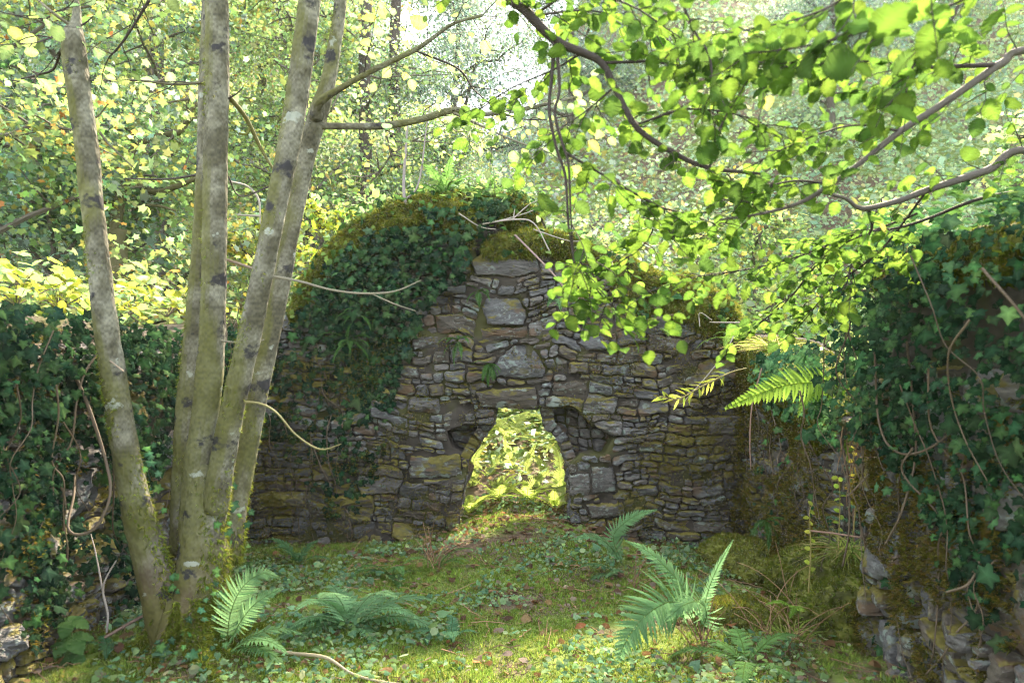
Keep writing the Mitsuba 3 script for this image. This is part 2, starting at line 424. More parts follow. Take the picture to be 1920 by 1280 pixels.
def stone_mesh(poly, rng, proud=0.02, back=-0.10, fine=0.030, lam=1.0):
    """Vertices (u, v, w) and faces of one rough stone with this face outline."""
    ring = poly.exterior
    n = int(np.clip(ring.length / fine, 10, 44))
    R = np.array([ring.interpolate(t, normalized=True).coords[0] for t in np.arange(n) / n])
    if Polygon(R).exterior.is_ccw is False:
        R = R[::-1]
    c = R.mean(0)
    R = R + rng.normal(0, min(0.0045, 0.02 * math.sqrt(poly.area)), R.shape)
    inw = c - R
    L = np.maximum(np.linalg.norm(inw, axis=1, keepdims=True), 1e-6)
    size = math.sqrt(poly.area)
    b = min(0.018, size * 0.14)
    ta, tb = rng.normal(0, 0.16, 2)
    rows, ws = [R, R + inw / L * b * 0.12, R + inw / L * b * 0.8, R + inw * 0.36, R + inw * 0.70], [back, proud - b * 0.9, proud - b * 0.12, proud + size * 0.03, proud + size * 0.05]
    V = np.vstack([np.column_stack([q, np.full(n, w)]) for q, w in zip(rows, ws)] + [[[*c, proud + size * 0.05]]])
    rel = V[:, :2] - c
    face = np.concatenate([np.zeros(n), np.full(n, 0.5), np.ones(3 * n + 1)])
    V[:, 2] += face * (ta * rel[:, 0] + tb * rel[:, 1])
    s = rng.uniform(0, 99)
    V[:, 2] += lam * face * (0.066 * size / 0.2 * (meshkit.fbm(np.column_stack([V[:, 0] * 7, V[:, 1] * 9, V[:, 2] * 0 + s]), 3, 2) - 0.5) + 0.022 * (meshkit.noise(np.column_stack([V[:, 0] * 16, V[:, 1] * 55, V[:, 2] * 0 + s])) - 0.5))
    i = np.arange(n)
    j = (i + 1) % n
    Fa = np.vstack([np.vstack([np.stack([k * n + i, k * n + j, (k + 1) * n + j], 1), np.stack([k * n + i, (k + 1) * n + j, (k + 1) * n + i], 1)]) for k in range(4)] + [np.stack([4 * n + i, 4 * n + j, i * 0 + 5 * n], 1)])
    return V, Fa


def put_stones(parent, stones, nparts=300, name='stone', rest='small_stones'):
    """stones: (V, F in world space, area, random, random). The largest are parts, the others one part of kind stuff."""
    stones = sorted(stones, key=lambda s: -s[2])

    def mesh(V, Fa, r, s):
        tm = trimesh.graph.smooth_shade(trimesh.Trimesh(V, Fa, process=False), angle=math.radians(38), facet_minarea=None)
        return np.array(tm.vertices), np.array(tm.faces), np.full((len(tm.vertices), 2), (r, s))
    for V, Fa, a, r, s in stones[:nparts]:
        V, Fa, uv = mesh(V, Fa, r, s)
        scene[num(f'{parent}__{name}')] = mikit.ply((V, Fa), 'stone_mat', smooth=True, uv=uv)
    if stones[nparts:]:
        vs, fs, us, k = [], [], [], 0
        for V, Fa, a, r, s in stones[nparts:]:
            V, Fa, uv = mesh(V, Fa, r, s)
            vs.append(V), fs.append(Fa + k), us.append(uv)
            k += len(V)
        key = num(f'{parent}__{rest}')
        scene[key] = mikit.ply((np.vstack(vs), np.vstack(fs)), 'stone_mat', smooth=True, uv=np.vstack(us))
        labels[key] = {'kind': 'stuff'}


def frame_map(V, o, u, v, w):
    return np.asarray(o) + V[:, :1] * np.asarray(u) + V[:, 1:2] * np.asarray(v) + V[:, 2:3] * np.asarray(w)


def core_block(poly, thick, o, u, v, w, cut=None, amp=0.03, edge=0.09, front=0.5):
    """The rough body of a wall: poly (u, v) extruded from w = 0 to w = -thick."""
    cs = m3.CrossSection([np.array(poly.exterior.coords)[:-1]] + [np.array(h.coords)[:-1] for h in poly.interiors], m3.FillRule.EvenOdd)
    m = cs.extrude(thick)
    m = m.translate([0, 0, -thick])
    for c in cut or ():
        m = m - c
    m = m.refine_to_length(edge).to_mesh()
    V, Fa = np.array(m.vert_properties[:, :3]), np.array(m.tri_verts)
    d = np.stack([meshkit.fbm(V * 4.3 + k * 13, 3, k) - 0.5 for k in range(3)], 1)
    d[:, 2] *= np.where(V[:, 2] > -0.01, front, 1.5)
    V = V + d * amp * 2
    return frame_map(V, o, u, v, w), (Fa if np.linalg.det(np.stack([u, v, w])) > 0 else Fa[:, ::-1])

GD = 7.0  # depth of the gable's inner face


def gpx(pts):
    """Photograph pixels to (x, z) on the gable's inner face."""
    return [((x - CX) / F * GD, EYE - (y - HY) / F * GD) for x, y in pts]


def sample(V, Fa, n, rng):
    a, b, c = V[Fa[:, 0]], V[Fa[:, 1]], V[Fa[:, 2]]
    cr_ = np.cross(b - a, c - a)
    ar = np.linalg.norm(cr_, axis=1)
    k = rng.choice(len(Fa), n, p=ar / ar.sum())
    r1, r2 = np.sqrt(rng.random(n))[:, None], rng.random(n)[:, None]
    return a[k] * (1 - r1) + b[k] * r1 * (1 - r2) + c[k] * r1 * r2, cr_[k] / np.maximum(ar[k, None], 1e-12)


def in_area(area, n, rng):
    u0, v0, u1, v1 = area.bounds
    out = np.zeros((0, 2))
    while len(out) < n:
        q = rng.random((n * 2, 2)) * [u1 - u0, v1 - v0] + [u0, v0]
        out = np.vstack([out, q[shapely.contains_xy(area, q[:, 0], q[:, 1])]])
    return out[:n]


# ---- gable wall with its opening
outline = Polygon(gpx([(425, 1100), (425, 612), (520, 600), (555, 560), (600, 500), (650, 450), (710, 420), (790, 400), (865, 405), (885, 450), (893, 482), (930, 462), (1000, 452), (1070, 462), (1130, 495),
                       (1200, 530), (1290, 552), (1365, 585), (1392, 620), (1405, 720), (1410, 1100)]))
hole = Polygon(gpx([(932, 764), (929, 800), (903, 830), (882, 868), (866, 955), (862, 1070), (1062, 1070), (1066, 935), (1064, 880), (1048, 835), (1018, 800), (1014, 764)]))
pocketl = Polygon(gpx([(838, 808), (872, 796), (940, 798), (930, 830), (905, 868), (885, 880), (872, 850), (845, 838)]))
pocketr = Polygon(gpx([(1000, 767), (1078, 763), (1105, 795), (1150, 822), (1132, 852), (1090, 850), (1062, 872), (1040, 850), (1010, 810)]))
special = [Polygon(gpx(q)) for q in (
    [(893, 735), (925, 728), (1005, 726), (1008, 763), (985, 766), (935, 765), (900, 763)],
    [(923, 703), (932, 676), (962, 648), (985, 646), (1008, 662), (1022, 690), (1022, 706), (975, 709)],
    [(903, 578), (912, 560), (972, 558), (987, 588), (980, 611), (915, 609)],
    [(884, 490), (905, 474), (945, 468), (1005, 480), (1012, 508), (960, 522), (890, 516)],
    [(1083, 642), (1095, 627), (1122, 622), (1142, 640), (1136, 656), (1100, 657)],
    [(770, 854), (862, 852), (866, 893), (768, 895)], [(1108, 874), (1150, 876), (1154, 922), (1110, 922)], [(1100, 945), (1168, 942), (1174, 966), (1108, 970)], [(772, 632), (832, 630), (834, 655), (774, 656)])]


def cutter(poly, z0, z1):
    return m3.CrossSection([np.array(poly.exterior.coords)[:-1]], m3.FillRule.EvenOdd).extrude(z1 - z0).translate([0, 0, z0])


gable = thing('gable_wall', 'roofless rubble stone gable wall with a bottle shaped hole through its foot', 'wall')
GO, GU, GV, GW = np.array([0, GD, 0]), np.array([1, 0, 0]), np.array([0, 0, 1]), np.array([0, -1, 0])
GV_, GF_ = core_block(outline, 0.55, GO, GU, GV, GW, [cutter(hole.buffer(0.02), -1, 1), cutter(pocketl, -0.26, 1), cutter(pocketr, -0.24, 1)], 0.024, 0.05, 2.2)
part(gable, 'core', Mesh().add(GV_, GF_), 'core_mat', True)
rng = np.random.default_rng(11)
free = outline.buffer(0.0).difference(unary_union([hole.buffer(0.012), pocketl.buffer(0.008), pocketr.buffer(0.008)] + [s.buffer(0.012) for s in special]))
stones = []


def add_stone(p, frame, rng, out, proud, back=-0.10, fine=0.03, lam=1.0):
    V, Fa = stone_mesh(p, rng, proud, back, fine, lam)
    if np.linalg.det(np.stack(frame[1:])) < 0:
        Fa = Fa[:, ::-1]
    out.append((frame_map(V, *frame), Fa, p.area, rng.random(), rng.random()))


GFR = (GO, GU, GV, GW)
for p in courses(free, 21, 0.18, 0.004):
    if p.area < 0.012 and rng.random() < 0.09:
        continue
    add_stone(p, GFR, rng, stones, rng.uniform(0.008, 0.065), lam=1.6)
for s in special:
    add_stone(s, GFR, rng, stones, rng.uniform(0.035, 0.055), fine=0.022, lam=0.7)
for p in courses(pocketr.difference(hole.buffer(0.01)), 5, 0.10):
    add_stone(p, GFR, rng, stones, rng.uniform(-0.22, -0.15), -0.30)
for p in courses(pocketl.difference(hole.buffer(0.01)), 6, 0.12):
    add_stone(p, GFR, rng, stones, rng.uniform(-0.23, -0.18), -0.30)
# stones of the two sides of the hole, seen in its depth
ring = hole.exterior
hc = np.array(hole.exterior.coords)
for a, b in zip(hc[:-1], hc[1:]):
    L = np.linalg.norm(b - a)
    if L < 0.05 or min(a[1], b[1]) < -0.3:
        continue
    inward = np.array([-(b - a)[1], (b - a)[0]]) / L
    if not hole.contains(shapely.Point(*((a + b) / 2 + inward * 0.02))):
        inward = -inward
    u3 = np.array([(b - a)[0] / L, 0, (b - a)[1] / L])
    w3 = np.array([inward[0], 0, inward[1]])
    fr = (np.array([a[0], GD, a[1]]), u3, np.array([0, 1, 0]), w3)
    for p in courses(sbox(0.0, 0.02, L, 0.53), int(L * 1000), 0.16):
        add_stone(p, fr, rng, stones, rng.uniform(-0.03, -0.004), -0.10)
put_stones(gable, stones)

# the stub of the chimney breast behind the broken top
stub = Polygon(gpx([(800, 470), (790, 385), (830, 362), (900, 366), (960, 372), (1010, 392), (1030, 440), (1020, 480)]))
V_, F_ = core_block(stub, 0.5, GO + [0, 0.28, 0], GU, GV, GW, None, 0.05, 0.07)
part(gable, 'chimney_stub', Mesh().add(V_, F_), 'core_mat', True, label='dark broken stub of the chimney stack under plants')

# ---- the two side walls
SH = 2.30   # distance of the left inner face
lw = thing('side_wall', 'long low rubble side wall on the left, deep under ivy, behind the many stemmed tree', 'wall')
LFR = (np.array([-SH, 0, 0]), np.array([0, 1, 0]), np.array([0, 0, 1]), np.array([1, 0, 0]))
lpoly = Polygon([(0.8, -0.25), (7.3, -0.25), (7.3, 1.80), (6.4, 1.72), (5.6, 1.66), (4.9, 1.70), (4.2, 1.72), (3.4, 1.80), (2.5, 1.85), (0.8, 1.85)])
V_, F_ = core_block(lpoly, 0.55, *LFR, None, 0.035, 0.10)
part(lw, 'core', Mesh().add(V_, F_), 'core_mat', True)
st = []
for p in courses(lpoly.intersection(sbox(1.5, -0.2, 7.1, 1.6)), 33, 0.17, 0.012):
    add_stone(p, LFR, rng, st, rng.uniform(0.01, 0.06), lam=1.5)
put_stones(lw, st)

RX = 1.93
rw = thing('side_wall', 'near stretch of rubble side wall on the right, ivy covered with mossy stones at its broken end', 'wall')
RFR = (np.array([RX, 0, 0]), np.array([0, 1, 0]), np.array([0, 0, 1]), np.array([-1, 0, 0]))
rpoly = Polygon([(0.8, -0.2), (4.56, -0.2), (4.60, 0.1), (4.50, 0.5), (4.58, 0.8), (4.46, 1.2), (4.50, 1.6), (4.40, 1.95), (3.4, 2.0), (2.4, 2.02), (0.8, 2.02)])
V_, F_ = core_block(rpoly, 0.55, *RFR, None, 0.035, 0.09)
part(rw, 'core', Mesh().add(V_, F_), 'core_mat', True)
st = []
for p in courses(rpoly.intersection(sbox(1.2, -0.2, 4.6, 1.5)), 44, 0.26, 0.010, 0.13, 1.9, 1.75):
    add_stone(p, RFR, rng, st, rng.uniform(0.02, 0.12), -0.12, 0.024, 0.9)
efr = (np.array([RX, 4.52, 0]), np.array([1, 0, 0]), np.array([0, 0, 1]), np.array([0, 1, 0]))
for p in courses(sbox(0.02, -0.1, 0.55, 1.9), 45, 0.2, 0.022):
    add_stone(p, efr, rng, st, rng.uniform(0.02, 0.08), -0.12)
put_stones(rw, st, 220)

fw = thing('side_wall', 'mossy dark far stretch of the right side wall, between the gable and the gap', 'wall')
FX = 1.93
FFR = (np.array([FX, 0, 0]), np.array([0, 1, 0]), np.array([0, 0, 1]), np.array([-1, 0, 0]))
fpoly = Polygon([(4.98, -0.2), (7.3, -0.2), (7.3, 1.66), (6.8, 1.60), (6.2, 1.42), (5.7, 1.30), (5.3, 1.22), (5.02, 1.12), (4.94, 0.5)])
V_, F_ = core_block(fpoly, 0.55, *FFR, None, 0.035, 0.09)
part(fw, 'core', Mesh().add(V_, F_), 'core_mat', True)
st = []
for p in courses(fpoly.intersection(sbox(4.9, -0.2, 7.0, 1.5)), 46, 0.17, 0.018):
    add_stone(p, FFR, rng, st, rng.uniform(0.01, 0.06), lam=1.5)
efr = (np.array([FX, 4.99, 0]), np.array([1, 0, 0]), np.array([0, 0, 1]), np.array([0, -1, 0]))
for p in courses(sbox(0.02, -0.1, 0.55, 1.12), 47, 0.2, 0.022):
    add_stone(p, efr, rng, st, rng.uniform(0.02, 0.07), -0.12)
put_stones(fw, st, 220)

# ---- moss: mats that lap over the wall heads, cushions on the stones, a bank in the gap
moss_mesh = Mesh()


def tufts(mesh, pos, nrm, size, rng, cols=MOSSC, droop=0.15, weights=None):
    n = len(pos)
    tip = nrm + rng.normal(0, 0.45, (n, 3)) + [0, 0, -droop]
    side = rng.normal(0, 1, (n, 3))
    leaves(mesh, TUFT, pos - unit(nrm) * 0.004, np.cross(unit(tip), unit(side)), tip, size * rng.uniform(0.6, 1.35, n), pal(rng, n, cols, weights, 0.25, 0.08), 0.75)


def mat(line, frame, drape, high, depth, seed):
    """A bumpy moss mat over a wall head: line (u, v) along the head, laid over its thickness."""
    P = cr(np.asarray(line, float), 0.03)
    k = len(P)
    prof = cr(np.array([[0.015, -1.0, 0], [0.075, -0.75, 0], [0.10, -0.25, 0.3], [0.05, 0, 0.8], [-0.10, 0, 1.15], [-0.28, 0, 1.2], [-depth, -0.1, 0.6], [-depth - 0.05, -0.8, 0]]), 0.07)
    m = len(prof)
    s = np.linspace(0, 1, k)
    q = np.column_stack([P[:, 0] * 3.0, P[:, 1] * 3.0, np.full(k, seed * 3.3)])
    dr_ = drape * (0.45 + 1.1 * meshkit.fbm(q, 3, seed)) * np.minimum(1, np.minimum(s, 1 - s) * 9 + 0.25)
    hi = high * (0.5 + 1.0 * meshkit.fbm(q * 0.8 + 7, 3, seed + 1)) * np.minimum(1, np.minimum(s, 1 - s) * 9 + 0.2)
    V = np.stack([np.broadcast_to(P[:, :1], (k, m)), P[:, 1:2] + prof[None, :, 1] * dr_[:, None] + prof[None, :, 2] * hi[:, None], np.broadcast_to(prof[None, :, 0], (k, m))], -1).reshape(-1, 3)
    V = V + (np.stack([meshkit.fbm(V * 7 + 31 * j, 3, seed + j) for j in range(3)], 1) - 0.5) * 0.13
    i, j = np.meshgrid(np.arange(k - 1), np.arange(m - 1), indexing='ij')
    i, j = i.ravel(), j.ravel()
    Q = np.stack([i * m + j, (i + 1) * m + j, (i + 1) * m + j + 1, i * m + j + 1], 1)
    Fa = np.vstack([Q[:, [0, 1, 2]], Q[:, [0, 2, 3]]])
    W = frame_map(V, *frame)
    if np.linalg.det(np.stack(frame[1:])) < 0:
        Fa = Fa[:, ::-1]
    return W, Fa


STFR = (GO + np.array([0, 0.28, 0]), GU, GV, GW)
mats = [(gpx([(792, 392), (830, 368), (900, 370), (960, 376), (1015, 398)]), STFR, 0.16, 0.08, 0.5, 4, 'dark moss mat on the chimney stub at the very top of the gable'), (gpx([(548, 590), (575, 535), (610, 490), (655, 446), (715, 415), (790, 397), (865, 402), (890, 440)]), GFR, 0.26, 0.10, 0.5, 3, 'thick moss mat over the left shoulder of the gable above the ivy'),
        (gpx([(905, 470), (960, 452), (1040, 452), (1110, 480), (1160, 508)]), GFR, 0.14, 0.07, 0.5, 5, 'moss mat on the broken crest of the gable above the pale top stone'),
        (gpx([(1150, 508), (1220, 532), (1300, 552), (1365, 582), (1398, 625)]), GFR, 0.26, 0.10, 0.5, 6, 'hanging moss mat over the right shoulder of the gable'),
        ([(7.1, 1.60), (6.6, 1.53), (6.1, 1.38), (5.6, 1.26), (5.1, 1.14)], FFR, 0.35, 0.06, 0.5, 8, 'moss mat on the head of the far right side wall under the fern'),
        ([(4.5, 1.93), (3.9, 1.98), (3.2, 2.0), (2.3, 2.02), (0.9, 2.02)], RFR, 0.15, 0.06, 0.5, 9, 'moss mat on the head of the near right wall under the ivy')]
mat_faces = []
for line, fr, drape, hi, dep, seed, lab in mats:
    W, Fa = mat(line, fr, drape, hi, dep, seed)
    rg = np.random.default_rng(seed)
    mm = thing('moss_blanket', lab, 'moss', kind='stuff')
    part(mm, 'cushion', Mesh().add(W, Fa), 'mound_mat', True, kind='stuff')
    ar = np.linalg.norm(np.cross(W[Fa[:, 1]] - W[Fa[:, 0]], W[Fa[:, 2]] - W[Fa[:, 0]]), axis=1).sum() / 2
    pos, nr = sample(W, Fa, int(ar * 5200), rg)
    m = Mesh()
    tufts(m, pos, nr, 0.048, rg, droop=0.7)
    mat_faces.append((W, Fa))
    part(mm, 'tufts', m, 'moss_mat', kind='stuff')

# cushions of moss on the faces of the walls, where the noise puts damp patches; more at the gable right end, for its shade
rg = np.random.default_rng(77)
m = Mesh()
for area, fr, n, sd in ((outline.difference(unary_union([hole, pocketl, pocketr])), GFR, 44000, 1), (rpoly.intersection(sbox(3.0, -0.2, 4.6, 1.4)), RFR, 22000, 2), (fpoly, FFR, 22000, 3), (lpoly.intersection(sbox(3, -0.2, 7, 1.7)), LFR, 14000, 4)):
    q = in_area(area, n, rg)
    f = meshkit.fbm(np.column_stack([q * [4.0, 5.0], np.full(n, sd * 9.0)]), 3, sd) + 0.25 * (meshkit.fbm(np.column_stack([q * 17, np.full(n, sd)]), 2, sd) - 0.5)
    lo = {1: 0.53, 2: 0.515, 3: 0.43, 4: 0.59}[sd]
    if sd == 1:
        f = f + 0.14 * ss(0.55, 0.1, q[:, 1]) - 0.10 * ss(1.2, 0.2, abs(q[:, 0] - 0.1)) + 0.17 * ss(1.1, 1.9, q[:, 0]) + 0.10 * ss(-0.9, -1.5, q[:, 0]) * ss(1.0, 0.5, q[:, 1])  # moss also thickened at the right end to darken it, standing in for shade
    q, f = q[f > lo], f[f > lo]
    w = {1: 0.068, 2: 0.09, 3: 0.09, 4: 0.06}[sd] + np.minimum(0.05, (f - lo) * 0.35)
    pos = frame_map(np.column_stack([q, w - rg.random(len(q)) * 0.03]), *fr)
    tufts(m, pos, np.broadcast_to(fr[3] + np.array([0, 0, 0.5]), pos.shape), 0.026, rg, [(0.10, 0.10, 0.018), (0.15, 0.14, 0.022), (0.055, 0.055, 0.014), (0.16, 0.12, 0.03)], 0.5, [1, 0.6, 1.2, 1.0])  # tones darkened a little in place of shade from trees
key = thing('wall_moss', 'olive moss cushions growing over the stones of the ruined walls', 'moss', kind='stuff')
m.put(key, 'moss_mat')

# mossy bank in the gap of the right wall
rg = np.random.default_rng(78)
sph = trimesh.creation.icosphere(5)
V = sph.vertices.copy()
V = np.sign(V) * np.abs(V) ** 0.75
V = V * [0.52, 0.60, 0.26] + [2.12, 5.02, 0.06]
V = V + unit(sph.vertices) * ((meshkit.fbm(V * 3.5, 4, 12) - 0.5) * 0.34 + (meshkit.fbm(V * 14, 3, 13) - 0.5) * 0.06)[:, None]
bank = thing('mossy_bank', 'mossy bank of stones and earth in the gap of the right wall', 'bank')
part(bank, 'core', Mesh().add(V, sph.faces), 'mound_mat', True)
pos, nr = sample(V, sph.faces, 11000, rg)
m = Mesh()
tufts(m, pos, nr, 0.042, rg, [(0.10, 0.13, 0.02), (0.07, 0.09, 0.016), (0.15, 0.17, 0.03)], droop=0.3)
part(bank, 'moss', m, 'moss_mat', kind='stuff')
for (bx, by, bz, sx, sy, sz, lab) in ((1.30, 4.90, 0.0, 0.26, 0.22, 0.13, 'low round moss hummock at the foot of the far right wall'), (1.72, 6.3, -0.02, 0.26, 0.5, 0.16, 'long low moss heap in the back right corner of the ruin')):
    V = sph.vertices * [sx, sy, sz] + [bx, by, bz]
    V = V + unit(sph.vertices) * ((meshkit.fbm(V * 4, 4, 14) - 0.5) * 0.2)[:, None]
    b2 = thing('moss_hummock', lab, 'moss')
    part(b2, 'core', Mesh().add(V, sph.faces), 'mound_mat', True)
    pos, nr = sample(V, sph.faces, 5000, rg)
    m = Mesh()
    tufts(m, pos, nr, 0.032, rg, droop=0.2)
    part(b2, 'tufts', m, 'moss_mat', kind='stuff')

# ------------------------------------------------------------------ ivy


def ivy_on(key, frame, spots, rng, size, bulge, cols, nparts=300, tilt=0.5, wdir=None):
    """spots: (u, v). Leaves face out of the wall and hang tip down."""
    n = len(spots)
    lay = rng.random(n)
    w = bulge(spots[:, 0], spots[:, 1]) * (0.25 + 0.75 * lay) + 0.03
    pos = frame_map(np.column_stack([spots, w]), *frame)
    nr = np.asarray(frame[3]) * 0.8 + np.array([0, -0.55, tilt]) + rng.normal(0, 0.36, (n, 3))
    tip = np.array([0, 0, -0.8]) + rng.normal(0, 0.65, (n, 3))
    sz = size * np.exp(rng.normal(0, 0.36, n))
    col = pal(rng, n, cols, None, 0.28, 0.08)
    leafset(key, IVY, pos, nr, tip, sz, col, 'ivy_mat', nparts, front=0.3 + lay)


def vines(key, frame, starts, rng, bulge, rad=0.006, name='stem', col=VINE):
    for u, v, du, L in starts:
        k = max(4, int(L / 0.12))
        uu = u + np.cumsum(rng.normal(du / k, 0.06, k))
        vv = v - np.linspace(0, L, k) + rng.normal(0, 0.02, k)
        ww = bulge(uu, vv) * rng.uniform(0.7, 1.15) + 0.03 + 0.02 * rng.normal(0, 1, k)
        P = cr(frame_map(np.column_stack([uu, vv, ww]), *frame), 0.03)
        V, Fa = tube(P, np.linspace(rad, rad * 0.5, len(P)) * rng.uniform(0.6, 1.4), 5)
        part(key, name, Mesh().add(V, Fa, np.array(col) * rng.uniform(0.6, 1.3)), 'wood_mat', True)


rg = np.random.default_rng(101)
# gable
gi = thing('ivy', 'dark ivy hanging over the left half of the gable wall', 'ivy')
A1 = Polygon(gpx([(625, 490), (680, 445), (770, 425), (850, 435), (885, 480), (870, 520), (830, 545), (795, 590), (770, 640), (750, 700), (740, 765), (700, 770), (665, 740), (640, 690), (610, 640), (560, 640), (545, 600), (590, 560)]))
A2 = Polygon(gpx([(450, 610), (560, 600), (640, 680), (720, 760), (730, 850), (690, 930), (640, 980), (560, 900), (470, 760)]))
A3 = Polygon(gpx([(790, 395), (860, 395), (900, 370), (960, 380), (900, 440), (860, 470)]))
q = np.vstack([in_area(A1, 1900, rg), in_area(A2, 620, rg), in_area(A3, 260, rg)])
keep = meshkit.fbm(np.column_stack([q * 3.5, q[:, 0] * 0]), 3, 6) + rg.normal(0, 0.1, len(q)) > 0.40
keep[:1300] = True
q = q[keep]
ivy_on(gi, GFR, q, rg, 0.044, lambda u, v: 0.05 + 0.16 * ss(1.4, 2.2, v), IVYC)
vines(gi, GFR, [(x, z, rg.normal(0, 0.1), rg.uniform(0.5, 1.3)) for x, z in in_area(A2, 14, rg)], rg, lambda u, v: 0.04 + 0 * u, 0.005)

m = Mesh()
for (W, Fa), n in zip(mat_faces[:4], (420, 380, 160, 200)):
    pos, nr = sample(W, Fa, n, rg)
    nr = unit(nr) * np.sign((nr * [0, -0.4, 1]).sum(1, keepdims=True))
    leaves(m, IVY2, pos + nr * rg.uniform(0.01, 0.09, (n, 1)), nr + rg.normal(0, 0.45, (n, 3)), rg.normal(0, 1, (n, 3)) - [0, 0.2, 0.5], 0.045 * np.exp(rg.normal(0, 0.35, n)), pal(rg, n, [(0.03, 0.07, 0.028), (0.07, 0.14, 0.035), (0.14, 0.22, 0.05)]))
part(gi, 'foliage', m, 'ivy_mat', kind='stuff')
# left wall
li = thing('ivy', 'glossy ivy curtain over the long left side wall', 'ivy')
q = in_area(lpoly.intersection(sbox(1.3, -0.1, 7.0, 1.9)), 13000, rg)
f = meshkit.fbm(np.column_stack([q * [2.2, 2.2], q[:, 0] * 0]), 3, 8) + 0.30 * (q[:, 1] - 0.75) - 0.09 * ss(4.6, 5.6, q[:, 0])
q = q[f + rg.normal(0, 0.07, len(q)) > 0.50]
lb = lambda u, v: 0.06 + 0.16 * ss(0.5, 1.7, v) * (0.4 + 1.2 * meshkit.fbm(np.stack([u * 1.7, v * 1.7, u * 0], -1), 2, 4))
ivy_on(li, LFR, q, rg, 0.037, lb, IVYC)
vines(li, LFR, [(rg.uniform(3.3, 6.6), rg.uniform(0.9, 1.8), rg.normal(0, 0.3), rg.uniform(0.5, 1.5)) for _ in range(22)], rg, lb, 0.0055)
loop = cr(np.array([at(*p) for p in ((118, 655, 4.25), (165, 760, 4.2), (200, 870, 4.15), (206, 930, 4.1), (182, 985, 4.08), (150, 1002, 4.07), (130, 995, 4.07), (128, 975, 4.1), (138, 930, 4.2), (140, 890, 4.3))]), 0.03)
part(li, 'stem', Mesh().add(*tube(loop, np.linspace(0.010, 0.006, len(loop)), 7), VINE), 'wood_mat', True, label='bare looping stem hanging clear of the ivy')

# right wall, near
ri = thing('ivy', 'dense dark ivy mass over the near right wall', 'ivy')
RA = Polygon([(1.1, -0.1), (3.15, -0.1), (3.45, 0.35), (3.62, 0.75), (3.85, 1.05), (4.45, 1.15), (4.60, 1.35), (4.62, 1.8), (4.4, 1.98), (3.9, 2.06), (3.2, 2.06), (1.1, 2.04)])
q = in_area(RA, 7000, rg)
f = meshkit.fbm(np.column_stack([q * 2.6, q[:, 0] * 0]), 3, 18) + 0.12 * ss(0.8, 1.7, q[:, 1])
q = np.vstack([q[f + rg.normal(0, 0.08, len(q)) > 0.44], in_area(sbox(3.4, 0.0, 4.5, 1.2), 40, rg)])
rb = lambda u, v: 0.09 + 0.26 * ss(0.5, 1.7, v) * (0.5 + 0.9 * meshkit.fbm(np.stack([u * 1.9, v * 1.9, u * 0], -1), 2, 14))
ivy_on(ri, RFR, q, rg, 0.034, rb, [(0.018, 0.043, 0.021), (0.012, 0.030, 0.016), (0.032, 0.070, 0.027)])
vines(ri, RFR, [(rg.uniform(2.8, 4.6), rg.uniform(0.7, 2.0), rg.normal(0, 0.35), rg.uniform(0.5, 1.3)) for _ in range(20)], rg, rb, 0.0045)
for pts in (((1640, 660, 3.9), (1650, 800, 3.8), (1690, 850, 3.7), (1760, 830, 3.55), (1815, 760, 3.5), (1830, 690, 3.5)), ((1700, 640, 3.8), (1712, 760, 3.7), (1716, 860, 3.7), (1690, 960, 3.75), (1660, 1020, 3.9)),
            ((1560, 520, 4.3), (1620, 545, 4.2), (1660, 520, 4.1), (1700, 470, 4.0)), ((1590, 930, 4.4), (1640, 880, 4.3), (1700, 830, 4.1), (1790, 720, 3.8)), ((1850, 960, 3.3), (1845, 1020, 3.3), (1820, 1090, 3.3), (1775, 1110, 3.4)),
            ((1575, 820, 4.5), (1590, 900, 4.45), (1592, 990, 4.45), (1580, 1060, 4.5)), ((1600, 740, 4.4), (1618, 860, 4.4), (1612, 960, 4.45), (1625, 1040, 4.45))):
    P = cr(np.array([at(*p) for p in pts]), 0.03)
    part(ri, 'stem', Mesh().add(*tube(P, 0.0055, 5), np.array(VINE) * rg.uniform(0.8, 1.2)), 'wood_mat', True)
# leaves over the head of the near right wall
n = 900
q = np.column_stack([rg.uniform(1.2, 4.6, n), rg.uniform(-0.5, 0.25, n)])
pos = np.column_stack([RX - q[:, 1], q[:, 0], 2.06 + rg.random(n) * 0.16 - 0.1 * np.abs(q[:, 1])])
m = Mesh()
leaves(m, IVY, pos, [0, -0.2, 1] + rg.normal(0, 0.4, (n, 3)), rg.normal(0, 1, (n, 3)), rg.uniform(0.035, 0.07, n), pal(rg, n, [(0.05, 0.12, 0.04), (0.09, 0.17, 0.04)]))
part(ri, 'foliage', m, 'ivy_mat', kind='stuff')

# small ivy on the far right wall
fi = thing('ivy', 'straggling ivy spilling over the gap end of the far right wall below the hazel leaves', 'ivy')
FA = Polygon([(4.85, 1.0), (5.8, 1.12), (6.3, 1.3), (6.1, 1.5), (5.3, 1.6), (4.85, 1.5)])
q = np.vstack([in_area(FA, 620, rg), in_area(sbox(5.0, 0.1, 6.6, 1.1), 60, rg)])
ivy_on(fi, FFR, q, rg, 0.040, lambda u, v: 0.08 + 0.10 * ss(0.9, 1.4, v), [(0.025, 0.06, 0.03), (0.05, 0.11, 0.04)], 200)
vines(fi, FFR, [(rg.uniform(5.0, 6.4), rg.uniform(0.8, 1.2), rg.normal(0, 0.2), rg.uniform(0.4, 1.0)) for _ in range(16)], rg, lambda u, v: 0.08 + 0 * u, 0.004)

# ------------------------------------------------------------------ twigs and sprays of leaves


